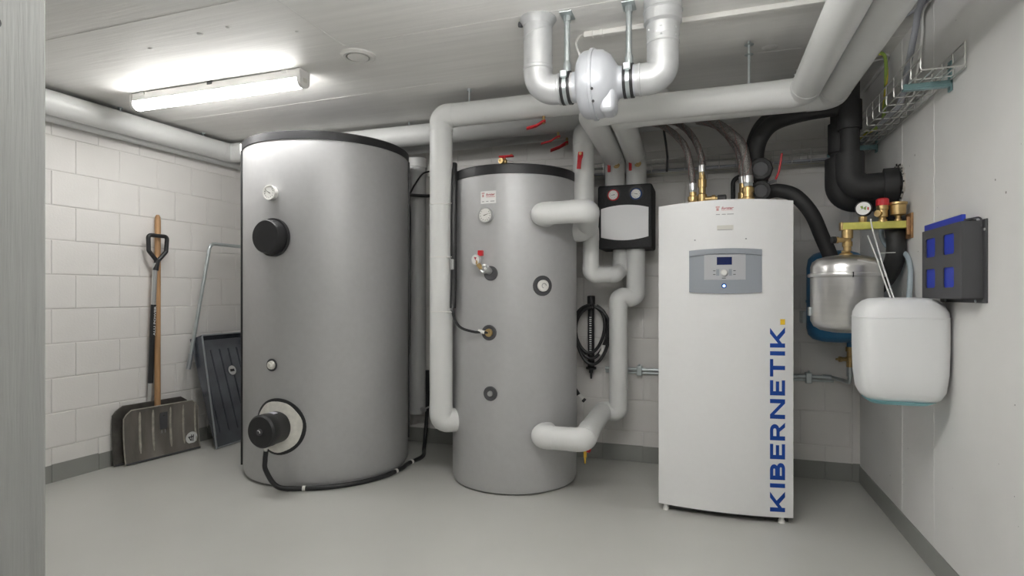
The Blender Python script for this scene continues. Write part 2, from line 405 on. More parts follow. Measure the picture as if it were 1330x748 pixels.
# ------------------------------------------------------------------ big storage tank
GX, GY, GR = -2.3204, 3.1363, 0.508
def SG(a, z, off): r = GR+off; return V((GX+r*math.cos(a), GY+r*math.sin(a), z))
t = thing('storage_tank', 'largest silver grey storage tank with black lid rim and black heater', 'tank', (GX, GY, 0))
part('jacket', MB().lathe([(0.0, GR-0.035), (0.012, GR-0.012), (0.04, GR), (1.985, GR)], (GX, GY, 0), (0, 0, 1), 128), M_tank, t)
part('lid_rim', MB().lathe([(1.975, GR+0.001), (1.975, GR+0.006), (2.018, GR+0.006), (2.024, GR), (2.024, GR-0.03), (2.03, GR-0.06), (2.03, 0)], (GX, GY, 0), (0, 0, 1), 128), M_blk, t)
for a in (-135.2, 27.5):
    a = math.radians(a); ca, sa = math.cos(a), math.sin(a)
    part('seam_strip', MB().patch(SG, a-0.03, a+0.03, 0.06 if ca < 0 else 0.15, 1.975, -0.004, 0.011, 4), M_blk, t)
a = math.radians(-137); part('seam_clip', MB().patch(SG, a-0.02, a+0.02, 1.955, 2.02, 0.004, 0.014, 3), M_alu, t)
def dial(parent, o, ax, r, depth, ring=M_alu, needle_ang=2.6, ring_name='bezel'):
    x, y, z = basis(ax); o = V(o)
    g = part('thermometer', MB().lathe([(0, r*0.9), (depth*0.75, r), (depth, r), (depth, r*0.86), (depth*0.9, r*0.85), (depth*.9, 0)], o, ax, 28), ring, parent)
    part('dial_face', MB().lathe([(depth*0.88, r*0.86), (depth*0.93, r*0.86), (depth*.93, 0)], o, ax, 28), M_dial, g)
    mb = MB(); S = plane_map(o+z*depth*0.94, x, y, z)
    d = V((math.cos(needle_ang), math.sin(needle_ang))); p = V((-d.y, d.x)); w = r*0.05
    mb.prism([tuple(d*r*0.65), tuple(p*w-d*r*.25), tuple(-p*w-d*r*.25)], lambda a, b: S(a, b, 0), lambda a, b: S(a, b, 0.001))
    for i in range(11):
        an = math.radians(-220+i*26); c = V((math.cos(an), math.sin(an))); n = V((-c.y, c.x))*r*0.025
        mb.prism([tuple(c*r*.62+n), tuple(c*r*.62-n), tuple(c*r*.76-n), tuple(c*r*.76+n)], lambda a, b: S(a, b, 0), lambda a, b: S(a, b, 0.0008))
    part('dial_marks', mb, M_ink, g); return g
dial(t, (-2.318, GY-GR-0.002, 1.672), (0, -1, 0), 0.042, 0.034, M_wplast)
# black flange cap
part('flange_cap', MB().lathe([(0, 0.108), (0.02, 0.108), (0.02, 0.098), (0.066, 0.094), (0.074, 0.088), (0.075, 0)], (-2.305, GY-GR-0.004, 1.42), (0, -1, 0), 48), M_blk, t)
# sensor plug
g = part('sensor_port', MB().lathe([(0, 0.036), (0.004, 0.036), (0.004, 0.026), (0.0, 0.026)], (-2.325, GY-GR-0.001, 0.698), (0, -1, 0), 20), M_grey, t)
part('sensor_plug', MB().lathe([(0, 0.025), (0.016, 0.022), (0.018, 0.012), (0.024, 0.01), (0.024, 0)], (-2.325, GY-GR-0.001, 0.698), (0, -1, 0), 16), M_foam, t, label='pale sensor plug')
# heater flange: foam ring, trim, housing
hc = V((-2.283, GY-GR, 0.352))
mbt = MB(); mbf = MB()
def ringpt(a, r): return SG(-math.pi/2+math.asin(max(-1, min(1, (hc.x-GX+r*math.cos(a))/GR))), hc.z+r*math.sin(a), 0)
def ring_on_tank(mb, r0, r1, o0, o1, n=48, wob=0.0):
    rg = []
    for i in range(n):
        a = 2*math.pi*i/n; w = 1+wob*math.sin(3*a+1)+wob*math.sin(7*a)
        p0, p1 = ringpt(a, r0), ringpt(a, r1*w); e = V((0, -1, 0))
        rg.append(mb.ring([p0+e*o0, p0+e*o1, p1+e*o1*0.75, p1+e*o0]))
    for i in range(n):
        A, B = rg[i], rg[(i+1) % n]
        for k in range(4): mb.face((A[k], A[(k+1) % 4], B[(k+1) % 4], B[k]))
ring_on_tank(mbf, 0.07, 0.144, -0.004, 0.014, wob=0.012); ring_on_tank(mbt, 0.142, 0.160, -0.004, 0.008)
fr = part('insulation_ring', mbf, M_foam, t, label='crumbly white insulation ring')
part('trim_ring', mbt, M_blk, t)
hh = part('heater_housing', MB().lathe([(0.0, 0.088), (0.07, 0.088), (0.075, 0.091), (0.125, 0.091), (0.136, 0.082), (0.138, 0.02), (0.138, 0)], hc+V((0.0, -0.004, 0)), (0, -1, 0), 48), M_blk, t, label='round black heater housing')
part('thermostat_knob', MB().lathe([(0.136, 0.019), (0.146, 0.017), (0.147, 0)], hc+V((0.0, -0.004, 0)), (0, -1, 0), 20), M_grey, hh)
mb = MB(); mb.tube([hc+V((0.011*math.cos(a), -0.153, 0.011*math.sin(a))) for a in [(-0.2+i*0.25) for i in range(10)]], 0.0022, 6); part('knob_mark', mb, M_label, hh)
SH = lambda a, h, off: hc+V(((0.0885+off)*math.cos(a), -h, (0.0885+off)*math.sin(a)))
part('rating_sticker', MB().patch(SH, 1.25, 1.95, 0.035, 0.068, 0.0, 0.0012, 6), M_purp, hh)
part('cable_gland', MB().lathe([(0, 0.014), (0.012, 0.014), (0.014, 0.009), (0.03, 0.007), (0.03, 0)], hc+V((0.0, -0.095, -0.088)), (0, 0, -1), 14), M_wplast, hh)
# heater cable on the floor
P0 = hc+V((0, -0.095, -0.115))
arc = [(GX+0.532*math.cos(math.radians(a)), GY+0.532*math.sin(math.radians(a)), 0.0145) for a in (-72, -54, -36, -18, 0, 12)]
path = spline([P0, P0+V((-0.004, -0.002, -0.05)), (-2.285, 2.535, 0.13), (-2.245, 2.575, 0.035)]+arc+[(-1.79, 3.42, 0.0145), (-1.86, 3.58, 0.02), (-1.90, 3.68, 0.10), (-1.90, 3.71, 0.30), (-1.90, 3.71, 0.55)], 10)
t = thing('heater_cable', 'thick black cable lying on the floor around the largest tank', 'cable', (-2.0, 2.62, 0))
part('cable_sheath', MB().tube(path, 0.0135, 12), M_blk, t)
for i in (42, 76, 92):
    part('cable_tie', MB().tube(path[i:i+2], 0.016, 12), M_wplast, t)

# ------------------------------------------------------------------ buffer tank
BX, BY, BR = -1.0955, 3.293, 0.375
def SB(a, z, off): r = BR+off; return V((BX+r*math.cos(a), BY+r*math.sin(a), z))
def sbx(x): return -math.acos(max(-1, min(1, (x-BX)/BR)))
t = thing('buffer_tank', 'smaller silver grey buffer tank with gauges and white pipe ports', 'tank', (BX, BY, 0))
part('jacket', MB().lathe([(0.0, BR-0.03), (0.01, BR-0.008), (0.03, BR), (1.77, BR)], (BX, BY, 0), (0, 0, 1), 112), M_tank, t)
part('lid_rim', MB().lathe([(1.757, BR+.001), (1.757, BR+0.005), (1.805, BR+0.005), (1.811, BR), (1.811, BR-0.03), (1.816, BR-0.06), (1.816, 0)], (BX, BY, 0), (0, 0, 1), 112), M_blk, t)
a0, a1 = sbx(-1.170), sbx(-1.078)
lb = part('sticker', MB().patch(SB, a0, a1, 1.598, 1.666, 0.0, 0.0012, 6), M_label, t, label='white sticker with dark red lettering')
SBt = lambda u, v, o: SB(a0+u/BR, v, o)
part('print', write(MB(), SBt, 'forster', 0.034, 1.640, 0.053, 0.002, 0.3, 0.02), M_inkr, lb)
mb = MB(); mb.patch(SBt, 0.007, 0.024, 1.652, 1.658, 0.0012, 0.002, 2); mb.patch(SBt, 0.010, 0.020, 1.634, 1.648, 0.0012, 0.002, 2)
mb.patch(SBt, 0.034, 0.087, 1.632, 1.635, 0.0012, 0.002, 4)
part('emblem', mb, mat('pale_red_ink', (0.62, 0.32, 0.32), 0.5), lb)
mb = MB()
for a, w in ((0.008, 0.014), (0.034, 0.014), (0.060, 0.024)): mb.patch(SBt, a, a+w, 1.607, 1.611, 0.0012, 0.002, 2)
part('small_print', mb, M_inkg, lb)
dial(t, (-1.128, BY-BR-0.001, 1.531), (-0.05, -1, 0), 0.041, 0.032, M_alu, 0.3)
def port(z, x, r):
    a = sbx(x); d = V((math.cos(a), math.sin(a), 0)); o = SB(a, z, -0.006)
    part('port_rosette', MB().lathe([(0, r), (0.011, r), (0.013, r*0.9), (0.009, r*0.6), (0.009, 0)], o, d, 28), M_grey, t); return o, d
o, d = port(1.214, -1.108, 0.040)
vp = part('drain_valve', MB().lathe([(0, 0.02), (0.03, 0.02), (0.03, 0.024), (0.05, 0.024), (0.05, 0.014), (0.075, 0.014), (0.075, 0)], o+V((-0.008, 0, 0.012)), (d+V((-0.45, 0, 0.35))).normalized(), 16), M_alu, t, label='nickel valve with pressure gauge')
part('valve_neck', MB().tube(fillet([o+V((-0.035, -0.06, 0.025)), o+V((-0.05, -0.075, 0.05)), o+V((-0.048, -0.07, 0.09))], 0.01), 0.0125, 12), M_brass, vp)
go = o+V((-0.055, -0.062, 0.072))
part('gauge_case', MB().lathe([(0, 0.024), (0.012, 0.028), (0.022, 0.028), (0.022, 0.024), (0.02, 0.024), (0.02, 0)], go, (-0.25, -1, 0), 24), M_alu, vp)
part('gauge_face', MB().lathe([(0.0195, 0.024), (0.021, 0.024), (0.021, 0)], go, (-0.25, -1, 0), 24), M_dial, vp)
gx, gy, gz = basis((-0.25, -1, 0)); Sg = plane_map(go+gz*0.0214, gx, gy, gz)
mb = MB(); mb.prism([(-0.010, 0.014), (0.008, 0.012), (0.001, 0.002), (0.006, -0.012)], lambda a, b: Sg(a, b, 0), lambda a, b: Sg(a, b, .001)); part('gauge_needle', mb, M_inkr, vp)
part('red_lever', MB().box((go.x-0.004, go.y+0.005, go.z+0.022), (go.x+0.024, go.y+0.03, go.z+0.052), 0.003), M_red, vp)
o, d = port(1.146, -0.843, 0.056)
part('port_plug', MB().lathe([(0, 0.032), (0.022, 0.032), (0.026, 0.028), (0.027, 0)], o, d, 24), M_wplast, t, label='white plug in a dark rosette')
px, py, pz = basis(d); Sp = plane_map(o+pz*0.028, px, py, pz)
part('plug_mark', MB().tube([Sp(0.013*math.cos(a), 0.013*math.sin(a), 0) for a in [i*0.55 for i in range(9)]], 0.002, 6), M_inkg, t)
o, d = port(0.889, -1.118, 0.043); sens_o, sens_d = o, d
part('sensor_plug', MB().lathe([(0.004, 0.023), (0.018, 0.022), (0.02, 0.012), (0.026, 0.01), (0.026, 0)], o, d, 16), M_brass, t, label='brass sensor plug')
o, d = port(0.556, -1.110, 0.040)
part('port_plug', MB().lathe([(0.004, 0.015), (0.02, 0.014), (0.022, 0)], o, d, 16), M_alu, t)
# air-vent valve on the lid
t = thing('vent_valve', 'brass ball valve with red handle on top of the smaller tank', 'valve', (-1.11, 3.25, 1.816))
vx, vy = -1.075, 3.10
part('valve_body', MB().lathe([(-0.028, 0.014), (-0.012, 0.016), (-0.008, 0.02), (0.008, 0.02), (0.012, 0.016), (0.03, 0.016), (0.03, 0.009), (0.026, 0.009), (0.026, 0)], (vx-0.02, vy-0.01, 1.862), (-0.3, -1, 0), 18), M_brass, t)
part('valve_stem', MB().tube(fillet([(vx+0.03, vy+0.02, 1.812), (vx+0.03, vy+0.02, 1.86), (vx-0.01, vy, 1.862)], 0.012), 0.009, 12), M_alu, t)
part('red_handle', MB().box((vx-0.048, vy-0.02, 1.886), (vx+0.038, vy+0.006, 1.897), 0.003).box((vx-0.03, vy-0.014, 1.872), (vx-0.01, vy, 1.89), 0.002), M_red, t)
part('handle_screw', MB().cyl((vx+0.026, vy-0.008, 1.892), (vx+0.026, vy-0.008, 1.902), 0.007, 10), M_brass, t)

# ------------------------------------------------------------------ insulated pipes
def pipe(name, label, runs, cat='pipe', group=None, m=M_pvc, base=None):
    """runs: list of (points, radius, bend); straight jackets and elbow covers are parts"""
    p0 = V(base if base else runs[0][0][0]); t = thing(name, label, cat, p0, group)
    for pts, r, bend in runs:
        pts = [V(p) for p in pts]; cur = pts[0]
        for i in range(1, len(pts)):
            end = pts[i]
            if i < len(pts)-1:
                d1 = (pts[i-1]-pts[i]); d2 = (pts[i+1]-pts[i]); l1, l2 = d1.length, d2.length
                d1.normalize(); d2.normalize(); ang = d1.angle(d2)
                tt = min(bend/math.tan(ang/2), l1*0.49, l2*0.49)
                s, e = pts[i]+d1*tt, pts[i]+d2*tt
                if (s-cur).length > 0.004: part('jacket', MB().tube([cur, s], r, 28), m, t)
                arc = fillet([s+d1*0.012, pts[i], e+d2*0.012], tt*math.tan(ang/2), 10)
                part('elbow_cover', MB().tube(arc, r+0.0018, 28), m, t)
                cur = e
            else: part('jacket', MB().tube([cur, end], r, 28), m, t)
    return t
xw = lambda y, off: xl(y)+off
t = pipe('insulated_pipe', 'long white insulated pipe under the ceiling along left and back walls', [([(xw(0.69, .125), 0.69, 2.178), (xw(3.44, .125), 3.44, 2.178), (0.30, 3.44, 2.168)], 0.069, 0.09)])
for y in (1.6, 2.6, 3.2):
    x = xw(y, .125); part('pipe_hanger', MB().cyl((x, y, 2.20), (x, y, 2.2705), 0.005, 8).lathe([(2.262, 0.014), (2.27, 0.014)], (x, y, 0), (0, 0, 1), 10), M_zinc, t)
for x in (-1.9, -0.9):
    part('pipe_hanger', MB().cyl((x, 3.44, 2.2), (x, 3.44, 2.2705), 0.005, 8), M_zinc, t)
pipe('insulated_pipe', 'thinner grey insulated pipe tucked behind the long ceiling pipe', [([(xw(0.69, .055), 0.69, 2.135), (xw(3.63, .055), 3.63, 2.135), (0.25, 3.63, 2.165)], 0.048, 0.06)], m=M_pvcg)
# riser and its loop
t = pipe('insulated_pipe', 'white insulated riser pipe left of the smaller tank turning along the ceiling', [
    ([(-1.245, 3.168, 0.365), (-1.447, 3.0, 0.365), (-1.447, 3.0, 2.13), (-0.24, 3.0, 2.13), (-0.24, 3.42, 2.16)], 0.066, 0.075)], base=(-1.447, 3.0, 0.3))
part('pipe_hanger', MB().cyl((-1.27, 3.0, 2.18), (-1.27, 3.0, 2.2705), 0.005, 8).lathe([(2.255, 0.012), (2.27, 0.012)], (-1.27, 3, 0), (0, 0, 1), 10), M_zinc, t)
for z in (1.615, 1.312, 1.0):
    mb = MB(); mb.tube([(-1.447+0.0675*math.cos(a), 3.0+0.0675*math.sin(a), z) for a in [2*math.pi*i/28 for i in range(29)]], 0.0022, 6, False)
    mb.cyl((-1.390, 2.962, z), (-1.352, 2.935, z-0.002), 0.0028, 6).box((-1.395, 2.955, z-0.004), (-1.385, 2.965, z+0.004))
    part('cable_tie', mb, M_wplast, t)
pipe('insulated_pipe', 'short white vertical pipe with a red lever, right of the smaller tank', [([(-0.672, 3.44, 2.055), (-0.672, 3.30, 2.05), (-0.672, 3.30, 1.470), (-0.735, 3.297, 1.470)], 0.061, 0.066)], base=(-0.672, 3.30, 1.47))
# red lever on the descending leg
def lever(label, pivot, tip, stem_from, cat='valve', grp=None):
    pv, tp, sf = V(pivot), V(tip), V(stem_from)
    t = thing('ball_valve', label, cat, sf, grp)
    part('valve_stem', MB().cyl(sf, pv, 0.008, 10), M_brass, t)
    d = (tp-pv); k = V((0, 0, -1)) if abs(d.normalized().z) < 0.9 else V((0, -1, 0))
    ax = (pv-sf).normalized()
    mid = pv+d*0.42+ax*0.012
    pts = [pv-d.normalized()*0.012, pv+d*0.12, mid, tp+ax*0.012]
    s = d.cross(ax).normalized(); mb = MB(); rg = []
    for p, w in zip(pts, (0.013, 0.015, 0.011, 0.011)):
        rg.append(mb.ring([p-s*w-ax*0.005, p+s*w-ax*0.005, p+s*w+ax*0.005, p-s*w+ax*0.005]))
    for A, B in zip(rg, rg[1:]):
        for j in range(4): mb.face((A[j], A[(j+1) % 4], B[(j+1) % 4], B[j]))
    mb.face(rg[0][::-1]); mb.face(rg[-1])
    part('red_lever', mb, M_red, t)
    part('lever_nut', MB().lathe([(0, 0.008), (0.007, 0.008), (0.007, 0)], pv+ax*0.003, ax, 6), M_brass, t)
    return t
lever('red valve lever hanging below the front ceiling pipe, topmost of three', (-0.828, 2.985, 2.035), (-0.915, 2.955, 2.010), (-0.828, 2.99, 2.072))
lever('red valve lever below the back ceiling pipe, upper one of the close pair', (-0.86, 3.44, 2.075), (-0.96, 3.40, 2.042), (-0.86, 3.44, 2.105))
lever('red valve lever below the back ceiling pipe, lower one of the close pair', (-0.845, 3.60, 2.075), (-0.94, 3.56, 2.035), (-0.845, 3.62, 2.122))
lever('red valve lever on the front of the white pipe right of the smaller tank', (-0.672, 3.215, 1.902), (-0.680, 3.213, 1.815), (-0.672, 3.24, 1.902))
# supply and return mains (front pair) with the drops to the pump set
t = pipe('insulated_pipe', 'front one of the paired white mains crossing below the ceiling', [
    ([(-0.535, 3.62, 1.765), (-0.535, 3.62, 1.95), (-0.55, 2.85, 2.01), (0.424, 2.85, 2.01), (0.424, -1.0, 2.01)], 0.063, 0.09)], base=(-0.1, 2.85, 2.01), group=None)
t2 = pipe('insulated_pipe', 'rear one of the paired white mains, right of the front one', [
    ([(-0.405, 3.62, 1.765), (-0.405, 3.62, 1.95), (-0.41, 2.985, 2.025), (0.56, 2.985, 2.025), (0.56, -1.0, 2.025)], 0.063, 0.09)], base=(0.1, 2.985, 2.025))
part('pipe_hanger', MB().cyl((0.195, 2.85, 2.06), (0.195, 2.85, 2.2705), 0.006, 10).lathe([(2.25, 0.014), (2.254, 0.022), (2.258, 0.014)], (0.195, 2.85, 0), (0, 0, 1), 12).lathe([(2.205, 0.012), (2.208, 0.020), (2.211, 0.012)], (0.195, 2.85, 0), (0, 0, 1), 12), M_zinc, t)
for x, lab in ((-0.535, 'left'), (-0.405, 'right')):
    q = thing('ball_valve', 'brass valve with red lever on the %s pipe above the black pump set' % lab, 'valve', (x, 3.56, 1.9))
    part('valve_body', MB().lathe([(0, 0.02), (0.03, 0.02), (0.032, 0.014), (0.05, 0.014), (0.05, 0.007), (0.046, 0.007), (0.046, 0)], (x+0.012, 3.575, 1.9), (0.25, -1, 0), 16), M_brass, q)
    part('red_lever', MB().box((x-0.034, 3.525, 1.855), (x-0.016, 3.537, 1.918), 0.003).box((x-0.034, 3.535, 1.897), (x+0.004, 3.56, 1.911), 0.002), M_red, q)
    part('chain', MB().tube([(x, 3.525, 1.885), (x+0.004, 3.52, 1.862), (x+0.002, 3.522, 1.84)], 0.003, 6), M_alu, q)
# pump set
t = thing('pump_group', 'black foam boiler pump set with pale cover and two round thermometers', 'pump', (-0.46, 3.62, 1.378))
X0, X1, Z0, Z1, YF = -0.625, -0.297, 1.378, 1.767, 3.50
mb = MB().box((X0, YF, Z0), (X1, 3.76, Z1), 0.014, 3)
part('foam_shell', mb, M_epp, t)
part('wall_plate', MB().box((X0+0.05, 3.755, Z0+0.05), (X1-0.05, 3.80, Z1-0.05)), M_zinc, t)
Sf = plane_map((0, YF, 0), (1, 0, 0), (0, 0, 1), (0, -1, 0))
bow = lambda u: 0.022*(1-((u-(X0+X1)/2)/0.15)**2)
part('cover_panel', MB().patch(Sf, -0.603, -0.318, lambda u: 1.450-bow(u), lambda u: 1.620+bow(u), -0.003, 0.006, 14), M_cover, t)
for x, m_, lab, na in ((-0.528, M_red, 'red ringed thermometer', 3.3), (-0.392, mat('blue_ring', (0.03, 0.09, 0.30), 0.4), 'blue ringed thermometer', 2.9)):
    part('gauge_recess', MB().lathe([(-0.004, 0.044), (0.001, 0.044), (0.001, 0.0)], (x, YF, 1.712), (0, -1, 0), 28), M_ink, t)
    o = (x, YF-0.001, 1.705); g = part('thermometer', MB().lathe([(0, 0.035), (0.006, 0.035), (0.012, 0.029), (0.006, 0.028), (0.006, 0)], o, (0, -1, 0), 28), m_, t, label=lab)
    part('dial_face', MB().lathe([(0.0065, 0.028), (0.009, 0.028), (0.009, 0)], o, (0, -1, 0), 28), M_dial, g)
    S = plane_map((x, YF-0.0102, 1.705), (1, 0, 0), (0, 0, 1), (0, -1, 0)); mb = MB()
    d = V((math.cos(na), math.sin(na))); p = V((-d.y, d.x))*0.0018
    mb.prism([tuple(d*.017), tuple(p-d*.01), tuple(-p-d*.01)], lambda a, b: S(a, b, 0), lambda a, b: S(a, b, .001))
    for i in range(9):
        an = math.radians(-210+i*30); c = V((math.cos(an), math.sin(an))); n = V((-c.y, c.x))*0.0008
        mb.prism([tuple(c*.019+n), tuple(c*.019-n), tuple(c*.024-n), tuple(c*.024+n)], lambda a, b: S(a, b, 0), lambda a, b: S(a, b, .001))
    part('dial_marks', mb, M_ink, g)
# tank port pipes
pipe('insulated_pipe', 'white insulated pipe from the upper port of the smaller tank to the pump set', [
    ([(-0.83, 3.05, 1.53), (-0.83, 2.935, 1.53), (-0.575, 2.935, 1.535), (-0.645, 3.30, 1.50)], 0.060, 0.065),
    ([(-0.632, 3.24, 1.505), (-0.648, 3.40, 1.48), (-0.648, 3.40, 1.218), (-0.515, 3.47, 1.218), (-0.50, 3.60, 1.25), (-0.50, 3.62, 1.39)], 0.048, 0.05)], base=(-0.7, 2.95, 1.53))
pipe('insulated_pipe', 'white insulated pipe from the lower port of the smaller tank up to the pump set', [
    ([(-0.405, 3.60, 1.39), (-0.405, 3.60, 1.082), (-0.505, 3.555, 1.082), (-0.505, 3.555, 0.372), (-0.60, 3.555, 0.372), (-0.60, 2.955, 0.345)], 0.057, 0.055),
    ([(-0.60, 3.10, 0.351), (-0.60, 2.95, 0.335), (-0.83, 2.945, 0.335), (-0.83, 3.06, 0.335)], 0.061, 0.065)], base=(-0.505, 3.555, 0.3))
# drain under it
t = thing('drain_valve', 'yellow drain tap with red wheel below the lower white pipe', 'valve', (-0.63, 3.1, 0.2))
part('tap_body', MB().lathe([(0, 0.013), (0.05, 0.013), (0.055, 0.009), (0.085, 0.009), (0.09, 0.006), (0.12, 0.004)], (-0.615, 3.06, 0.300), (0, 0, -1), 12), M_yel, t)
part('tap_wheel', MB().lathe([(0, 0.019), (0.012, 0.019), (0.012, 0)], (-0.60, 3.055, 0.262), (1, -0.3, 0), 14), M_red, t)

# ------------------------------------------------------------------ things in the gap between the tanks
t = thing('drain_stack', 'grey vertical plastic pipe on the wall between the two tanks', 'pipe', (-1.985, 3.72, 0.2))
part('pipe', MB().cyl((-1.985, 3.715, 0.235), (-1.985, 3.715, 2.03), 0.062, 28), M_pvcg, t)
part('collar', MB().lathe([(2.02, 0.062), (2.022, 0.069), (2.085, 0.069), (2.09, 0.062)], (-1.985, 3.715, 0), (0, 0, 1), 28), M_pvc, t)  # whiter than the pipe, brighter light on the collar put into its colour
part('stop_tap', MB().lathe([(0, 0.012), (0.04, 0.012), (0.04, 0.017), (0.055, 0.017), (0.055, 0)], (-1.93, 3.68, 0.275), (0.7, -0.7, 0), 12).cyl((-1.90, 3.65, 0.275), (-1.86, 3.70, 0.30), 0.006, 8), M_alu, t)
t = thing('conduit', 'thin steel conduit with clips on the wall between the two tanks', 'conduit', (-1.875, 3.77, 0.2))
part('tube', MB().cyl((-1.875, 3.772, 0.15), (-1.875, 3.772, 1.98), 0.009, 10), M_zinc, t)
for z in (1.78, 0.45): part('clip', MB().box((-1.898, 3.758, z-0.014), (-1.858, 3.803, z+0.014), 0.003), M_grey, t)
t = tag(part('thin_cable', MB().tube(spline([(-1.88, 3.70, 1.985), (-1.925, 3.66, 1.95), (-1.985, 3.60, 1.80), (-1.935, 3.52, 1.66), (-1.90, 3.46, 1.4), (-1.88, 3.42, 1.0), (-1.90, 3.43, 0.5)], 8), 0.006, 8), M_blk), 'thin black cable drooping behind the largest tank from a white box', 'cable')
tag(part('thick_cable', MB().tube(spline([(-1.95, 3.52, 1.79), (-1.93, 3.58, 1.795), (-1.89, 3.68, 1.805), (-1.875, 3.75, 1.82)], 6), 0.012, 10), M_blk), 'short thick black cable behind the largest tank', 'cable')
tag(part('junction_box', MB().box((-1.915, 3.74, 1.955), (-1.80, 3.803, 2.045), 0.004), M_wplast), 'white junction box on the wall behind the white riser pipe', 'box')
# black cable bundle beside riser to sensor
t = thing('sensor_cable', 'black sensor cable running down the riser pipe to the smaller tank', 'cable', (-1.38, 2.97, 1.5))
a = sens_o+sens_d*0.02
part('cable_bundle', MB().tube(spline([(-1.385, 3.045, 1.86), (-1.364, 3.00, 1.75), (-1.361, 2.983, 1.5), (-1.361, 2.983, 1.2), (-1.361, 2.973, 1.02)], 8), 0.017, 10), M_blk, t)
part('cable', MB().tube(spline([(-1.361, 2.973, 1.08), (-1.35, 2.95, 0.99), (-1.29, 2.905, 0.92), (-1.20, 2.885, 0.895), a+V((-0.035, -0.006, 0.004)), a], 8), 0.0075, 8), M_blk, t)
part('cable_tip', MB().cyl(a+V((-0.055, -0.008, 0.01)), a+V((-0.02, -0.004, 0.002)), 0.010, 10), M_wplast, t)
part('clip', MB().box((-1.372, 2.955, 1.24), (-1.352, 2.985, 1.30), 0.004), M_alu, t)

# ------------------------------------------------------------------ inline duct fan
FY, FZ = 2.335, 1.962
t = thing('duct_fan', 'silver inline duct fan hanging below the ceiling between two elbows', 'fan', (-0.42, FY, FZ))
prof = [(-0.515, 0.0615), (-0.495, 0.0625), (-0.490, 0.105), (-0.478, 0.125), (-0.462, 0.134), (-0.436, 0.137), (-0.434, 0.143), (-0.422, 0.143), (-0.420, 0.137), (-0.388, 0.132), (-0.360, 0.112), (-0.343, 0.085), (-0.332, 0.066), (-0.322, 0.0625), (-0.262, 0.0615)]
part('fan_casing', MB().lathe([(h, r) for h, r in prof], (0, FY, FZ), (1, 0, 0), 56), M_fan, t, sharp=0.75)
part('terminal_box', MB().box((-0.398, FY-0.085, FZ-0.138), (-0.335, FY+0.03, FZ-0.04), 0.024, 4), M_fan, t)
for x, z in ((-0.417, FZ-0.06), (-0.417, FZ-0.10)): part('casing_screw', MB().lathe([(0, 0.006), (0.003, 0.004), (0.003, 0)], (x, FY-math.sqrt(0.143**2-(z-FZ)**2), z), (0, -1, -0.6), 8), M_grey, t)
def duct(label, pts, r, bend, rings, extra=None):
    t = thing('ventilation_duct', label, 'duct', pts[0])
    path = fillet(pts, bend, 14); part('duct', MB().tube(path, r, 40), M_galv, t)
    for c, ax, rr, w in rings:
        part('joint_ring', MB().lathe([(-w, r), (-w*.6, rr), (w*.6, rr), (w, r)], c, ax, 40), M_galv, t)
    return t
DX = -0.672
t = duct('galvanised duct elbow left of the fan, rising into the ceiling', [(DX, FY, ZC+0.02), (DX, FY, FZ), (-0.515, FY, FZ)], 0.061, 0.085, [((DX, FY, 2.056), (0, 0, 1), 0.0635, 0.008), ((-0.575, FY, FZ), (1, 0, 0), 0.0645, 0.006), ((-0.562, FY, FZ), (1, 0, 0), 0.0645, 0.006)])
part('ceiling_collar', MB().lathe([(0, 0.078), (0.004, 0.079), (0.012, 0.072), (0.03, 0.0625), (0.03, 0.06)], (DX, FY, ZC), (0, 0, -1), 36), M_galv, t)
mb = MB(); hel = [(DX+0.0617*math.cos(a), FY+0.0617*math.sin(a), 2.11+0.12*(a/6.28)) for a in [i*0.2 for i in range(33)]]; mb.tube(hel, 0.0018, 6); part('spiral_seam', mb, M_galv, t)
part('collar_bolt', MB().cyl((DX-0.085, FY, 2.262), (DX-0.07, FY, 2.258), 0.012, 10), M_grey, t)
EX = -0.157
t = duct('galvanised duct elbow right of the fan, rising out of the picture', [(EX, FY, ZC+0.02), (EX, FY, FZ), (-0.262, FY, FZ)], 0.062, 0.095, [((EX, FY, 2.095), (0, 0, 1), 0.0645, 0.006), ((-0.245, FY, FZ), (1, 0, 0), 0.0648, 0.005)])
part('coupling', MB().lathe([(2.12, 0.0625), (2.125, 0.064), (2.165, 0.064), (2.175, 0.074), (2.215, 0.074), (2.22, 0.078), (2.225, 0.074), (2.2695, 0.074)], (EX, FY, 0), (0, 0, 1), 40), M_galv, t)
for a in (-2.5, -1.6, -0.6):
    for z in (2.11, 2.14): part('rivet', MB().lathe([(0, 0.005), (0.003, 0.003), (0.003, 0)], (EX+0.0638*math.cos(a), FY+0.0638*math.sin(a), z), (math.cos(a), math.sin(a), 0), 8), M_galv, t)
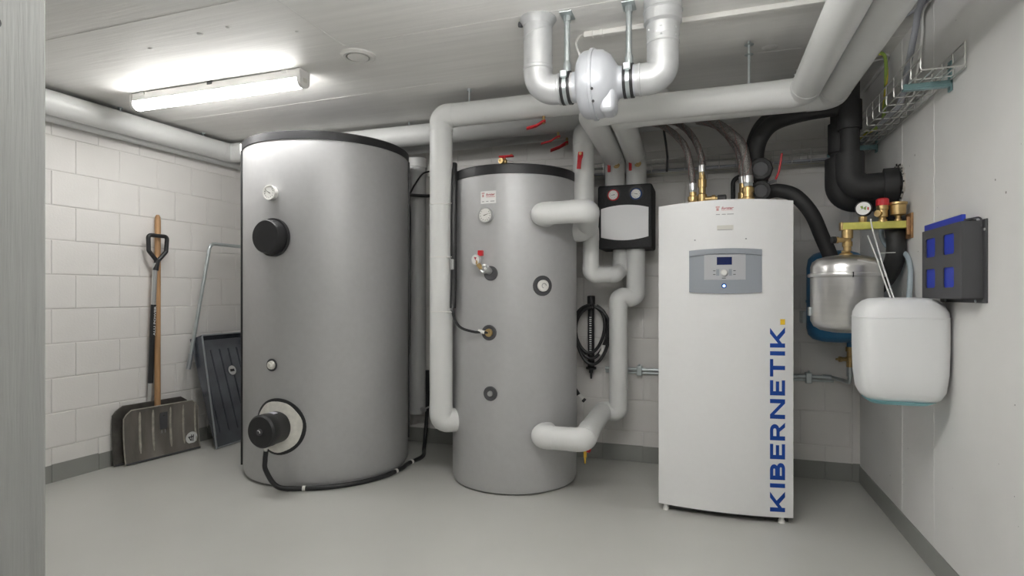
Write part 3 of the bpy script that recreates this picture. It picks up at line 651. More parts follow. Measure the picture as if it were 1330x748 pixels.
# silencer ring at the ceiling on the right duct
def clamp(x, r, label):
    t = thing('pipe_clamp', label, 'clamp', (x, FY, ZC))
    for dx in (-0.014, 0.014):
        part('clamp_rubber', MB().lathe([(dx-0.006, r), (dx-0.006, r+0.006), (dx+0.006, r+0.006), (dx+0.006, r)], (x, FY, FZ), (1, 0, 0), 40), M_blk, t)
    part('clamp_band', MB().lathe([(-0.012, r), (-0.012, r+0.005), (0.012, r+0.005), (0.012, r)], (x, FY, FZ), (1, 0, 0), 40), M_zinc, t)
    part('clamp_lug', MB().box((x-0.014, FY-0.075, FZ+0.022), (x+0.014, FY-0.058, FZ+0.050), 0.003), M_zinc, t)
    part('drop_rod', MB().tube([(x, FY, FZ+r+0.004), (x, FY, ZC-0.004)], 0.012, 16).lathe([(FZ+r, 0.017), (FZ+r+0.035, 0.017), (FZ+r+0.05, 0.012)], (x, FY, 0), (0, 0, 1), 16).lathe([(ZC-0.03, 0.016), (ZC-0.006, 0.016)], (x, FY, 0), (0, 0, 1), 6), M_zinc, t)
    part('ceiling_plate', MB().box((x-0.026, FY-0.042, ZC-0.006), (x+0.026, FY+0.042, ZC), 0.002), M_zinc, t)
clamp(-0.545, 0.0615, 'steel drop rod with rubber lined clamp left of the fan')
clamp(-0.290, 0.0615, 'steel drop rod with rubber lined clamp right of the fan')
t = thing('cable_trunking', 'white cable trunking on the ceiling behind the fan ducts', 'trunking', (-0.3, 2.52, ZC))
part('trunk', MB().box((-0.505, 2.51, ZC-0.022), (XR, 2.535, ZC), 0.003), M_wplast, t)
part('end_clip', MB().box((-0.51, 2.506, ZC-0.025), (-0.47, 2.539, ZC), 0.003), M_wplast, t)
part('clip_band', MB().box((-0.44, 2.505, ZC-0.026), (-0.425, 2.54, ZC), 0.003), M_wplast, t)
tag(part('fan_cable', MB().tube(spline([(-0.505, 2.52, 2.262), (-0.525, 2.50, 2.25), (-0.53, 2.44, 2.19), (-0.505, 2.40, 2.12), (-0.485, 2.37, 2.07), (-0.47, 2.345, 2.09)], 6), 0.0045, 8), M_wplast), 'thin white cable from the ceiling trunking to the fan', 'cable')

# ------------------------------------------------------------------ heat pump
HX0, HX1, HY, HZ0 = -0.222, 0.401, 3.0, 0.034
HC, HW = (HX0+HX1)/2, (HX1-HX0)/2
def hbow(x): return 1-((x-HC)/HW)**2
def SH2(x, z, off): return V((x, HY-0.034*hbow(x)-off, z))
t = thing('heat_pump', 'tall white heat pump cabinet with blue upright lettering and grey control panel', 'heat pump', (HC, 3.3, 0))
part('cabinet', MB().box((HX0+0.006, HY+0.004, 0.05), (HX1-0.006, 3.63, 1.535), 0.005), M_white, t)
part('front_panel', MB().patch(SH2, HX0, HX1, lambda u: HZ0-0.001, lambda u: 1.546+0.016*hbow(u), -0.004-0.03, 0.0, 28), M_white, t)
# back of the front panel follows the bow, the cabinet closes it
part('plinth', MB().box((HX0+0.05, HY+0.020, 0.006), (HX1-0.02, 3.60, 0.052)), M_ink, t)  # black colour stands in for the shade in the gap under the cabinet
for x in (HX0+0.035, HX1-0.05):
    for y in (HY+0.016, 3.56): part('foot', MB().lathe([(0, 0.016), (0.012, 0.015), (0.016, 0.012), (0.03, 0.01)], (x, y, 0), (0, 0, 1), 14), M_wplast, t)
cp = part('control_panel', MB().patch(SH2, -0.0725, 0.261, lambda u: 1.110-0.007*(1-((u-0.094)/0.167)**2), lambda u: 1.315+0.008*(1-((u-0.094)/0.167)**2), -0.002, 0.004, 18), M_panel, t)
part('upper_band', MB().patch(SH2, -0.0725, 0.261, lambda u: 1.286+0.012*(1-((u-0.094)/0.167)**2), lambda u: 1.315+0.008*(1-((u-0.094)/0.167)**2), 0.003, 0.012, 18), M_panel, cp)
part('lower_band', MB().patch(SH2, -0.0725, 0.261, lambda u: 1.110-0.007*(1-((u-0.094)/0.167)**2), 1.168, 0.003, 0.010, 18), M_panel, cp)
part('inset_plate', MB().patch(SH2, -0.002, 0.188, 1.170, 1.293, 0.003, 0.0065, 10), M_panel2, cp)
part('display', MB().patch(SH2, 0.057, 0.126, 1.243, 1.281, 0.006, 0.008, 4), M_disp, cp)
kx = 0.090
part('dial_knob', MB().lathe([(0, 0.017), (0.014, 0.015), (0.017, 0.012), (0.018, 0)], SH2(kx, 1.204, 0.006), (0, -1, 0), 24), M_wplast, cp)
for x, w in ((kx-0.05, 0.011), (kx+0.042, 0.011)):
    for z in (1.196, 1.214): part('button_mark', MB().patch(SH2, x, x+w, z-0.0015, z+0.0015, 0.006, 0.0072, 2), M_ink, cp)
for x in (kx-0.036, kx+0.022):
    part('button', MB().patch(SH2, x, x+0.014, 1.190, 1.222, 0.006, 0.0085, 3), M_panel, cp)
part('button_mark', MB().patch(SH2, kx-0.010, kx+0.008, 1.1765, 1.179, 0.006, 0.0072, 2), M_ink, cp)
part('status_led', MB().lathe([(0, 0.0055), (0.003, 0.0045), (0.0035, 0)], SH2(kx, 1.140, 0.0095), (0, -1, 0), 16), M_led, cp)
part('led_disc', MB().lathe([(0, 0.013), (0.0012, 0.012), (0.0012, 0)], SH2(kx, 1.141, 0.0095), (0, -1, 0), 20), mat('led_disc_blue', (0.06, 0.12, 0.32), 0.3), cp)  # flat dark blue disc around the LED
st = part('sticker', MB().patch(SH2, 0.048, 0.142, 1.482, 1.532, 0.0, 0.001, 5), M_white, t, label='white sticker with dark red lettering')
part('print', write(MB(), SH2, 'forster', 0.078, 1.513, 0.056, 0.0018, 0.3, 0.02), M_inkr, st)
mb = MB(); mb.patch(SH2, 0.052, 0.070, 1.5235, 1.529, 0.0008, 0.0018, 2); mb.patch(SH2, 0.055, 0.066, 1.508, 1.521, 0.0008, 0.0018, 2); mb.patch(SH2, 0.078, 0.132, 1.508, 1.5095, 0.0008, 0.0018, 3)
part('emblem', mb, MATS['pale_red_ink'], st)
mb = MB()
for a, w in ((0.053, 0.018), (0.080, 0.018), (0.104, 0.030)): mb.patch(SH2, a, a+w, 1.488, 1.4915, 0.0008, 0.0018, 2)
part('small_print', mb, M_inkg, st)
part('type_plate', MB().patch(SH2, 0.058, 0.133, 1.412, 1.436, 0.0, 0.0012, 4), M_labelg, t)
part('type_plate_line', MB().patch(SH2, 0.060, 0.128, 1.4125, 1.4155, 0.001, 0.0018, 4), M_inkg, t)
for x in (-0.045, 0.19): part('panel_screw', MB().lathe([(0, 0.004), (0.0015, 0.003), (0.0015, 0)], SH2(x, 1.368, 0), (0, -1, 0), 8), M_inkg, t)
# upright lettering, strokes as quads on the bowed front; word runs upward, letter tops point left
def glyph(ch):
    s = 0.215
    def bowl(x0, y0, y1, w):     # half-round stroke from stem
        h = (y1-y0)/2; r = h; cx = x0+w-r; out = []
        out += [[(x0, y0), (cx, y0), (cx, y0+s), (x0, y0+s)], [(x0, y1-s), (cx, y1-s), (cx, y1), (x0, y1)]]
        N = 8
        for i in range(N):
            a, b = -math.pi/2+math.pi*i/N, -math.pi/2+math.pi*(i+1)/N
            q = [(cx+r*math.cos(a), y0+h+r*math.sin(a)), (cx+r*math.cos(b), y0+h+r*math.sin(b)), (cx+(r-s)*math.cos(b), y0+h+(r-s)*math.sin(b)), (cx+(r-s)*math.cos(a), y0+h+(r-s)*math.sin(a))]
            out.append(q)
        return out
    I = [[(0, 0), (s, 0), (s, 1), (0, 1)]]
    if ch == 'I': return I, s
    if ch == 'K': return I+[[(s, 0.20), (s, 0.46), (0.72, 1), (1.02, 1)], [(0.40, 0.40), (0.56, 0.57), (1.05, 0), (0.77, 0)]], 1.05
    if ch == 'B': return I+bowl(s, 0.44, 1.0, 0.58)+bowl(s, 0.0, 0.56, 0.66), s+0.66
    if ch == 'E': return I+[[(s, 0), (0.78, 0), (0.78, s), (s, s)], [(s, 0.5-s/2), (0.72, 0.5-s/2), (0.72, 0.5+s/2), (s, 0.5+s/2)], [(s, 1-s), (0.78, 1-s), (0.78, 1), (s, 1)]], 0.78
    if ch == 'R': return I+bowl(s, 0.36, 1.0, 0.62)+[[(0.42, 0.40), (0.60, 0.44), (0.92, 0), (0.68, 0)]], 0.92
    if ch == 'N': return I+[[(s, 1), (s-0.02, 1), (s-0.02, 0.74), (0.80, 0), (0.82, 0), (0.82, 0.26)], [(0.80, 0), (0.80+s, 0), (0.80+s, 1), (0.80, 1)]], 0.80+s
    if ch == 'T': return [[(0, 1-s), (0.90, 1-s), (0.90, 1), (0, 1)], [(0.45-s/2, 0), (0.45+s/2, 0), (0.45+s/2, 1-s), (0.45-s/2, 1-s)]], 0.90
CAP = 0.067; mb = MB(); gl = [glyph(c) for c in 'KIBERNETIK']; gap = 0.19
tot = sum(w for _, w in gl)+gap*9; K = 0.882/tot; z = 0.060
for polys, w in gl:
    for p in polys:
        mb.prism(p, lambda a, b: SH2(0.364-b*CAP, z+a*K, -0.001), lambda a, b: SH2(0.364-b*CAP, z+a*K, 0.0012))
    z += (w+gap)*K
part('lettering', mb, M_navy, t, label='upright blue lettering')
part('lettering_dot', MB().patch(SH2, 0.343, 0.364, 0.954, 0.981, -0.001, 0.0012, 2), M_gold, t, label='yellow square dot')

# flexible hoses and brass fittings on top of the heat pump
def hose(label, pts, r, fit_z):
    path = spline(pts, 12); t = thing('braided_hose', label, 'hose', path[0])
    part('braid', MB().tube(path, r, 20), M_braid, t)
    for ph in (0, 2.1, 4.2):      # coloured threads winding in the braid
        q = []
        for i, p in enumerate(path):
            tg = (path[min(i+1, len(path)-1)]-path[max(i-1, 0)]).normalized(); x, y, _ = basis(tg); a = ph+i*0.22
            q.append(p+(x*math.cos(a)+y*math.sin(a))*(r*1.0))
        part('red_thread', MB().tube(q, 0.0012, 5), M_braidr, t)
    b = V(pts[0]); d = (V(pts[1])-b).normalized()
    part('ferrule', MB().lathe([(-0.004, r*1.16), (0.030, r*1.16), (0.033, r*1.02)], b, d, 20), M_alu, t)
    part('nut', MB().lathe([(-0.022, r*1.05), (-0.004, r*1.05)], b, d, 6), M_zinc, t)
    return t, b
top = 1.535
t, b = hose('left braided hose rising from brass fittings on the heat pump', [(-0.058, 3.17, 1.655), (-0.062, 3.17, 1.72), (-0.090, 3.19, 1.87), (-0.15, 3.24, 1.97), (-0.24, 3.33, 2.06), (-0.33, 3.40, 2.10)], 0.017, top)
part('union', MB().lathe([(0, 0.022), (0.02, 0.022), (0.022, 0.029), (0.05, 0.029), (0.055, 0.023), (0.06, 0.023), (0.06, 0.027), (0.08, 0.027), (0.085, 0.018), (0.105, 0.018)], (-0.058, 3.17, top), (0, 0, 1), 20), M_brass, t)
part('copper_stub', MB().lathe([(-0.01, 0.02), (0.022, 0.02)], (-0.058, 3.17, top), (0, 0, 1), 16), M_copper, t)
t, b = hose('second braided hose from the left, behind the brass side valve', [(-0.012, 3.23, 1.762), (-0.014, 3.23, 1.82), (-0.035, 3.24, 1.90), (-0.08, 3.28, 1.99), (-0.15, 3.36, 2.07), (-0.24, 3.42, 2.11)], 0.017, top)
part('union', MB().lathe([(0, 0.018), (0.05, 0.018), (0.05, 0.024), (0.10, 0.024), (0.105, 0.018), (0.14, 0.018), (0.14, 0.023), (0.18, 0.023), (0.185, 0.017), (0.22, 0.017)], (-0.012, 3.23, top), (0, 0, 1), 20), M_brass, t)
part('side_branch', MB().lathe([(0, 0.013), (0.04, 0.013), (0.042, 0.019), (0.06, 0.019), (0.062, 0.012), (0.08, 0.012)], (-0.005, 3.225, top+0.075), (1, -0.05, 0), 14), M_brass, t)
part('branch_cap', MB().lathe([(0.07, 0.018), (0.11, 0.018), (0.115, 0.012), (0.115, 0)], (-0.005, 3.225, top+0.075), (1, -0.05, 0), 10), M_grey, t)
t, b = hose('thick braided hose from the right side of the heat pump top', [(0.212, 3.16, 1.675), (0.208, 3.16, 1.74), (0.185, 3.18, 1.87), (0.12, 3.22, 1.96), (0.03, 3.30, 2.05), (-0.08, 3.38, 2.10)], 0.023, top)
part('union', MB().lathe([(0, 0.022), (0.02, 0.022), (0.022, 0.031), (0.06, 0.031), (0.065, 0.025), (0.085, 0.025), (0.085, 0.030), (0.11, 0.030), (0.115, 0.02), (0.15, 0.02)], (0.212, 3.16, top), (0, 0, 1), 20), M_brass, t)
part('copper_stub', MB().lathe([(-0.01, 0.021), (0.022, 0.021)], (0.212, 3.16, top), (0, 0, 1), 16), M_copper, t)
t, b = hose('braided hose half hidden behind the thick right one', [(0.195, 3.30, 1.70), (0.192, 3.30, 1.76), (0.175, 3.31, 1.86), (0.13, 3.33, 1.95), (0.06, 3.38, 2.04), (-0.04, 3.43, 2.09)], 0.017, top)
part('union', MB().lathe([(0, 0.02), (0.06, 0.02), (0.06, 0.025), (0.11, 0.025), (0.115, 0.018), (0.16, 0.018)], (0.195, 3.30, top), (0, 0, 1), 20), M_brass, t)

# ------------------------------------------------------------------ black insulated brine pipes
def bpipe(label, runs, sleeves=(), base=None):
    t = thing('black_pipe', label, 'pipe', base or runs[0][0][0])
    for pts, r, bend in runs: part('foam_sleeve', MB().tube(fillet(pts, bend, 10), r, 26), M_blkmat, t)
    for a, b, r in sleeves: part('sleeve_joint', MB().tube([a, b], r, 26), M_blkmat, t)
    return t
zc = 1.612
bpipe('front black insulated pipe dropping from the ceiling into the right wall', [
    ([(0.665, 3.13, ZC), (0.665, 3.13, 1.70)], 0.042, 0.1), ([(0.665, 3.13, 1.78), (0.665, 3.13, zc), (0.87, 3.10, zc)], 0.062, 0.07)],
    [((0.665, 3.13, 1.895), (0.665, 3.13, 2.03), 0.052), ((0.80, 3.112, zc), (0.857, 3.103, zc), 0.080)], base=(0.69, 3.13, 1.6))
bpipe('rear black insulated pipe behind the front one, also entering the right wall', [
    ([(0.665, 3.34, ZC), (0.665, 3.34, 1.70)], 0.045, 0.1), ([(0.665, 3.34, 1.80), (0.665, 3.34, 1.59), (0.87, 3.32, 1.59)], 0.070, 0.075)],
    [((0.665, 3.34, 1.83), (0.665, 3.34, 1.98), 0.056)], base=(0.69, 3.34, 1.6))
t = thing('wall_opening', 'broken edged hole in the right wall around the black pipe', 'hole', (XR, 3.10, zc))
mb = MB(); rg = []
for i in range(40):
    a = 2*math.pi*i/40; r0 = 0.078; r1 = 0.088+random.uniform(0, 0.020); c, s_ = math.cos(a), math.sin(a)
    rg.append(mb.ring([(XR-0.003, 3.103+r0*c, zc+r0*s_), (XR-0.005-random.uniform(0, .003), 3.103+(r0+r1)/2*c, zc+(r0+r1)/2*s_), (XR+0.001, 3.103+r1*c, zc+r1*s_)]))
for i in range(40):
    A, B = rg[i], rg[(i+1) % 40]
    for j in range(2): mb.face((A[j], A[j+1], B[j+1], B[j]))
part('plaster_edge', mb, M_rough, t)
mb = MB()
for i in range(22):
    a = 2*math.pi*i/22+random.uniform(-.1, .1); r = 0.088+random.uniform(-.004, .008); w = random.uniform(.003, .008)
    mb.lathe([(0, w), (0.004, w*.8), (0.005, 0)], (XR-0.004, 3.103+r*math.cos(a), zc+r*math.sin(a)), (-1, 0, 0), 6)
part('dark_gap', mb, M_ink, t)
# filling station: insulated valve blocks
t = thing('filling_valve', 'black insulated valve block with two round drums above the heat pump', 'valve', (0.27, 3.3, 1.6))
part('valve_block', MB().box((0.228, 3.27, 1.585), (0.320, 3.39, 1.79), 0.018, 3), M_blkmat, t)
for z, r in ((1.752, 0.062), (1.638, 0.056)):
    part('drum', MB().lathe([(-0.02, r), (0.05, r), (0.062, r*.88), (0.062, r*.62), (0.055, r*.6), (0.055, 0)], (0.276, 3.28, z), (0, -1, 0), 10), M_blkmat, t, sharp=0.3)
    part('drum_face', MB().lathe([(0.055, r*.6), (0.060, r*.58), (0.060, 0)], (0.276, 3.28, z), (0, -1, 0), 22), M_grey, t)
part('red_lever', MB().tube([(0.352, 3.26, 1.70), (0.366, 3.25, 1.735), (0.376, 3.245, 1.80), (0.380, 3.245, 1.83)], 0.0055, 8), M_red, t)
part('lever_stem', MB().cyl((0.318, 3.28, 1.685), (0.354, 3.26, 1.695), 0.008, 8), M_alu, t)
bpipe('black hose arching from the valve block up to the front black pipe', [(spline([(0.262, 3.32, 1.79), (0.262, 3.32, 1.86), (0.285, 3.31, 1.94), (0.345, 3.28, 2.0), (0.47, 3.22, 2.02), (0.64, 3.14, 2.015)], 8), 0.042, 0.01)], base=(0.27, 3.32, 1.8))
bpipe('black hose arching close behind the one from the valve block', [(spline([(0.252, 3.40, 1.72), (0.250, 3.40, 1.86), (0.27, 3.40, 1.97), (0.33, 3.39, 2.05), (0.45, 3.37, 2.08), (0.65, 3.35, 2.08)], 8), 0.040, 0.01)], base=(0.25, 3.4, 1.8))
bpipe('black hose arching from the valve block down behind the steel vessel', [(spline([(0.31, 3.31, 1.640), (0.37, 3.31, 1.648), (0.45, 3.30, 1.615), (0.525, 3.30, 1.52), (0.575, 3.31, 1.40), (0.625, 3.32, 1.27), (0.66, 3.33, 1.12)], 8), 0.036, 0.01)], base=(0.4, 3.3, 1.6))
bpipe('black hose bending down from under the wall opening behind the plastic can', [(spline([(0.80, 3.12, 1.50), (0.814, 3.05, 1.45), (0.818, 2.995, 1.36), (0.816, 2.99, 1.27), (0.80, 3.05, 1.185), (0.77, 3.14, 1.12), (0.74, 3.22, 1.06)], 8), 0.039, 0.01)], base=(0.8, 3.05, 1.4))
tag(part('clear_hose', MB().tube(spline([(0.775, 3.05, 1.42), (0.785, 3.07, 1.36), (0.815, 3.06, 1.31), (0.845, 2.96, 1.28), (0.848, 2.905, 1.22), (0.840, 2.88, 1.14), (0.825, 2.85, 1.06), (0.81, 2.83, 0.98)], 8), 0.0105, 12), M_hose), 'thin grey blue hose beside the black hose at the right wall', 'hose')
t = tag(part('dark_conduit', MB().tube(fillet([(0.165, 3.74, 1.50), (0.165, 3.74, 1.80), (0.24, 3.74, 1.835), (0.30, 3.74, 1.84)], 0.04), 0.013, 12), M_blk), 'dark bent conduit on the back wall behind the braided hoses', 'conduit')
tag(part('hanger_strap', MB().tube([(-0.24, 3.66, 2.12), (-0.225, 3.66, 2.02), (-0.218, 3.66, 1.95), (-0.222, 3.66, 1.86)], 0.007, 8), M_grey), 'dark strap hanging behind the left braided hose at the tray', 'strap')

# ------------------------------------------------------------------ expansion vessels and manifold
vc = V((0.612, 2.955, 0))
t = thing('expansion_vessel', 'brushed steel expansion vessel hanging below the yellow bracket', 'vessel', (vc.x, vc.y, 0.95))
part('upper_shell', MB().lathe([(1.184, 0.146), (1.225, 0.145), (1.247, 0.137), (1.262, 0.118), (1.272, 0.085), (1.278, 0.045), (1.279, 0)], (vc.x, vc.y, 0), (0, 0, 1), 64), M_steel, t)
part('lower_shell', MB().lathe([(0.925, 0), (0.926, 0.06), (0.935, 0.105), (0.952, 0.132), (0.978, 0.145), (1.186, 0.146)], (vc.x, vc.y, 0), (0, 0, 1), 64), M_steel, t)
part('clamp_ring', MB().lathe([(1.176, 0.146), (1.178, 0.155), (1.186, 0.157), (1.193, 0.155), (1.195, 0.146)], (vc.x, vc.y, 0), (0, 0, 1), 64), M_steel, t)
part('ring_joint', MB().box((vc.x-0.006, vc.y-0.159, 1.174), (vc.x-0.002, vc.y-0.150, 1.197)), M_ink, t)
part('neck', MB().lathe([(1.274, 0.03), (1.285, 0.026), (1.29, 0.018), (1.30, 0.018)], (vc.x, vc.y, 0), (0, 0, 1), 18), M_brass, t)
part('hook_plate', MB().box((vc.x-0.155, vc.y-0.02, 1.0), (vc.x-0.143, vc.y+0.02, 1.04), 0.003), M_zinc, t)
wv = V((0.700, 3.63, 0))
t = thing('expansion_vessel', 'blue expansion vessel on the back wall behind the steel one', 'vessel', (wv.x, wv.y, 0.83))
part('shell', MB().lathe([(0.83, 0), (0.832, 0.07), (0.845, 0.115), (0.87, 0.138), (0.91, 0.146), (1.25, 0.146), (1.30, 0.138), (1.328, 0.112), (1.343, 0.07), (1.346, 0)], (wv.x, wv.y, 0), (0, 0, 1), 56), M_blue, t)
part('shell_seam', MB().lathe([(1.05, 0.146), (1.052, 0.150), (1.066, 0.150), (1.068, 0.146)], (wv.x, wv.y, 0), (0, 0, 1), 56), M_blue, t)
part('wall_bracket', MB().box((wv.x-0.16, wv.y+0.05, 0.93), (wv.x-0.10, 3.80, 1.0), 0.004), M_zinc, t)
fx = 0.772
part('neck', MB().tube([(fx, 3.63, 0.86), (fx, 3.63, 0.80)], 0.016, 14), M_blue, t)
f = part('service_valve', MB().lathe([(0.0, 0.018), (0.03, 0.018), (0.032, 0.024), (0.055, 0.024), (0.058, 0.016), (0.085, 0.016), (0.087, 0.022), (0.112, 0.022)], (fx, 3.63, 0.692), (0, 0, 1), 16), M_brass, t, label='brass service valve')
part('valve_branch', MB().lathe([(0, 0.011), (0.045, 0.011), (0.045, 0.015), (0.058, 0.015), (0.058, 0.006), (0.075, 0.006)], (fx, 3.63, 0.735), (-1, -0.25, 0), 12), M_brass, f)
t = thing('wall_pipe', 'pair of thin steel pipes running low along the back wall behind the heat pump', 'pipe', (0.2, 3.77, 0.6))
part('tube', MB().tube(fillet([(-0.62, 3.765, 0.612), (0.70, 3.765, 0.612), (fx, 3.70, 0.600), (fx, 3.63, 0.60), (fx, 3.63, 0.70)], 0.035), 0.0115, 14), M_zinc, t)
part('tube', MB().tube([(-0.62, 3.785, 0.588), (0.72, 3.785, 0.588)], 0.008, 12), M_zinc, t)
for x in (0.585, -0.40): part('pipe_clip', MB().box((x-0.017, 3.748, 0.572), (x+0.017, 3.803, 0.634), 0.005).cyl((x, 3.765, 0.634), (x, 3.765, 0.646), 0.006, 8), M_zinc, t)
part('press_fitting', MB().tube([(0.66, 3.765, 0.612), (0.705, 3.764, 0.611)], 0.0155, 14), M_zinc, t)
part('press_fitting', MB().tube([(fx, 3.63, 0.64), (fx, 3.63, 0.70)], 0.0165, 14), M_zinc, t)
# manifold bar on the wall
t = thing('manifold', 'yellow zinc bracket bar with gauge, red capped valve and air vent', 'manifold', (XR, 2.935, 1.41))
part('bar', MB().box((0.592, 2.92, 1.391), (0.852, 2.955, 1.424), 0.004), M_yzinc, t)
part('bar_end', MB().box((0.584, 2.918, 1.389), (0.593, 2.957, 1.426), 0.002), M_brass, t)
part('wall_plate', MB().box((0.851, 2.90, 1.345), (0.8595, 2.975, 1.455), 0.002), M_rust, t)
part('wall_plate_edge', MB().box((0.838, 2.912, 1.36), (0.851, 2.922, 1.44), 0.002), M_rust, t)
part('cap_valve', MB().lathe([(1.296, 0.016), (1.315, 0.016), (1.316, 0.021), (1.338, 0.021), (1.34, 0.016), (1.352, 0.016), (1.353, 0.023), (1.392, 0.023)], (0.614, 2.938, 0), (0, 0, 1), 14), M_brass, t)
part('cap_valve_branch', MB().lathe([(0, 0.011), (0.04, 0.011), (0.042, 0.015), (0.062, 0.014)], (0.612, 2.93, 1.345), (-1, -0.35, 0), 12), M_brass, t)
part('branch_plug', MB().lathe([(0.055, 0.016), (0.07, 0.016), (0.07, 0)], (0.612, 2.93, 1.345), (-1, -0.35, 0), 10), M_blk, t)
part('gauge_stem', MB().lathe([(1.42, 0.013), (1.43, 0.017), (1.448, 0.017), (1.45, 0.009), (1.47, 0.009)], (0.676, 2.938, 0), (0, 0, 1), 8), M_brass, t)
gd = V((-0.35, -1, 0)).normalized(); gb = V((0.682, 2.945, 1.484))
g = part('pressure_gauge', MB().lathe([(-0.012, 0.026), (-0.008, 0.033), (0.022, 0.034), (0.026, 0.032), (0.026, 0.029), (0.022, 0.029), (0.022, 0)], gb, gd, 28), M_blk, t, label='black cased pressure gauge')
part('gauge_face', MB().lathe([(0.0215, 0.029), (0.0245, 0.029), (0.0245, 0)], gb, gd, 28), M_dial, g)
gx, gy, gz = basis(gd); Sg = plane_map(gb+gz*0.0249, gx, gy, gz)
mb = MB(); mb.prism([(-0.012, 0.010), (-0.002, 0.012), (0.0, 0.002), (-0.007, -0.002)], lambda a, b: Sg(a, b, 0), lambda a, b: Sg(a, b, .0008)); mb.prism([(0.002, -0.004), (0.010, -0.008), (0.012, 0.004), (0.004, 0.006)], lambda a, b: Sg(a, b, 0), lambda a, b: Sg(a, b, .0008)); part('green_sector', mb, M_grn, g)
mb = MB(); mb.prism([(0.016, 0.006), (0.022, 0.002), (0.021, -0.010), (0.015, -0.006)], lambda a, b: Sg(a, b, 0), lambda a, b: Sg(a, b, .0008)); part('red_sector', mb, M_red, g)
mb = MB(); mb.prism([(-0.016, -0.010), (0.012, 0.0095), (0.013, 0.0075)], lambda a, b: Sg(a, b, .0008), lambda a, b: Sg(a, b, .0016)); part('needle', mb, M_ink, g)
s = part('safety_valve', MB().lathe([(1.42, 0.019), (1.432, 0.019), (1.434, 0.014), (1.442, 0.014), (1.444, 0.021), (1.474, 0.021), (1.478, 0.024), (1.498, 0.024)], (0.752, 2.938, 0), (0, 0, 1), 18), M_brass, t, label='brass safety valve')
part('valve_outlet', MB().lathe([(0, 0.012), (0.03, 0.012), (0.03, 0.015), (0.038, 0.015)], (0.752, 2.938, 1.458), (-0.7, -0.7, 0), 12), M_brass, s)
part('red_cap', MB().lathe([(1.494, 0.024), (1.496, 0.026), (1.522, 0.025), (1.527, 0.02), (1.527, 0)], (0.752, 2.938, 0), (0, 0, 1), 14), M_red, s, sharp=0.3)
a_ = part('air_vent', MB().lathe([(1.42, 0.014), (1.432, 0.014), (1.434, 0.010), (1.447, 0.012), (1.452, 0.030), (1.493, 0.032), (1.497, 0.036), (1.506, 0.036), (1.508, 0.020), (1.508, 0)], (0.812, 2.938, 0), (0, 0, 1), 24), M_brass, t, label='brass air vent')
# plastic can
t = thing('plastic_can', 'white translucent plastic can hung on cords against the right wall', 'can', (0.70, 2.555, 0.70))
mb = MB(); lv = []
cs = [(0.690, 0.085, 0.050, .05), (0.693, 0.108, 0.072, .05), (0.708, 0.124, 0.093, .055), (0.735, 0.136, 0.104, .055), (0.80, 0.1435, 0.109, .055), (0.90, 0.146, 0.111, .055), (1.0, 0.146, 0.111, .055), (1.03, 0.144, 0.109, .055), (1.055, 0.134, 0.100, .055), (1.075, 0.116, 0.084, .055), (1.084, 0.098, 0.066, .05), (1.087, 0.06, 0.04, .03)]
for z, hx, hy, r in cs: lv.append(mb.ring([(0.708+a, 2.555+b, z) for a, b in rrect(hx, hy, r)]))
for A, B in zip(lv, lv[1:]):
    n = len(A)
    for j in range(n): mb.face((A[j], A[(j+1) % n], B[(j+1) % n], B[j]))
mb.face(lv[0][::-1]); mb.face(lv[-1])
part('can_body', mb, M_can, t, sharp=1.2)
part('mould_seam', MB().tube([(0.708+a, 2.555+b, 1.012) for a, b in rrect(0.1465, 0.1115, .055)]+[(0.708+0.1465, 2.555+0.0565, 1.012)], 0.0016, 5), M_can, t)
mb = MB(); A = mb.ring([(0.702+a*0.95, 2.545+b*0.95, 0.6845) for a, b in rrect(0.100, 0.064, .05)]); B = mb.ring([(0.702+a, 2.545+b, 0.6985) for a, b in rrect(0.113, 0.083, .05)]); n = len(A)
for j in range(n): mb.face((A[j], A[(j+1) % n], B[(j+1) % n], B[j]))
mb.face(A[::-1]); mb.face(B); part('coolant', mb, M_liq, t, label='turquoise liquid showing at the bottom')
t = thing('hanging_cord', 'two white cords hanging from the yellow bar to the plastic can', 'cord', (0.705, 2.92, 1.4))
part('cord', MB().tube([(0.700, 2.914, 1.435), (0.707, 2.913, 1.39), (0.700, 2.74, 1.23), (0.700, 2.575, 1.075)], 0.0032, 8), M_cord, t)
part('cord', MB().tube([(0.690, 2.914, 1.36), (0.700, 2.80, 1.24), (0.692, 2.66, 1.14), (0.690, 2.575, 1.075)], 0.0032, 8), M_cord, t)
part('cord_tie', MB().tube([(0.705, 2.80, 1.275), (0.78, 2.86, 1.28)], 0.0022, 6).tube([(0.690, 2.79, 1.232), (0.62, 2.78, 1.245)], 0.0022, 6), M_cord, t)

# ------------------------------------------------------------------ document holder
t = thing('document_holder', 'dark grey wall pocket with four square openings and blue sheets', 'holder', (XR, 2.41, 1.08))
hx, ya, yb, za, zb = 0.795, 2.236, 2.585, 1.087, 1.339
Sd = plane_map((hx, 0, 0), (0, 1, 0), (0, 0, 1), (-1, 0, 0))
mb = MB()
ys = [ya, ya+0.056, ya+0.150, ya+0.222, ya+0.316, yb]; zs = [za, za+0.036, za+0.106, za+0.150, za+0.220, zb]
def loop16(y0_, y1_, z0_, z1_, r):     # rounded opening and its matching points on the cell border
    inn, out = [], []
    cy, cz, a_, b_ = (y0_+y1_)/2, (z0_+z1_)/2, (y1_-y0_)/2, (z1_-z0_)/2
    for q, (sy, sz) in enumerate(((1, 1), (-1, 1), (-1, -1), (1, -1))):
        arc = [(q+t/4)*math.pi/2 for t in range(5)]
        for t, an in enumerate(arc):
            inn.append((cy+sy*(a_-r)+r*math.cos(an), cz+sz*(b_-r)+r*math.sin(an)))
            out.append((cy+sy*a_, cz+sz*b_))
    return inn, out
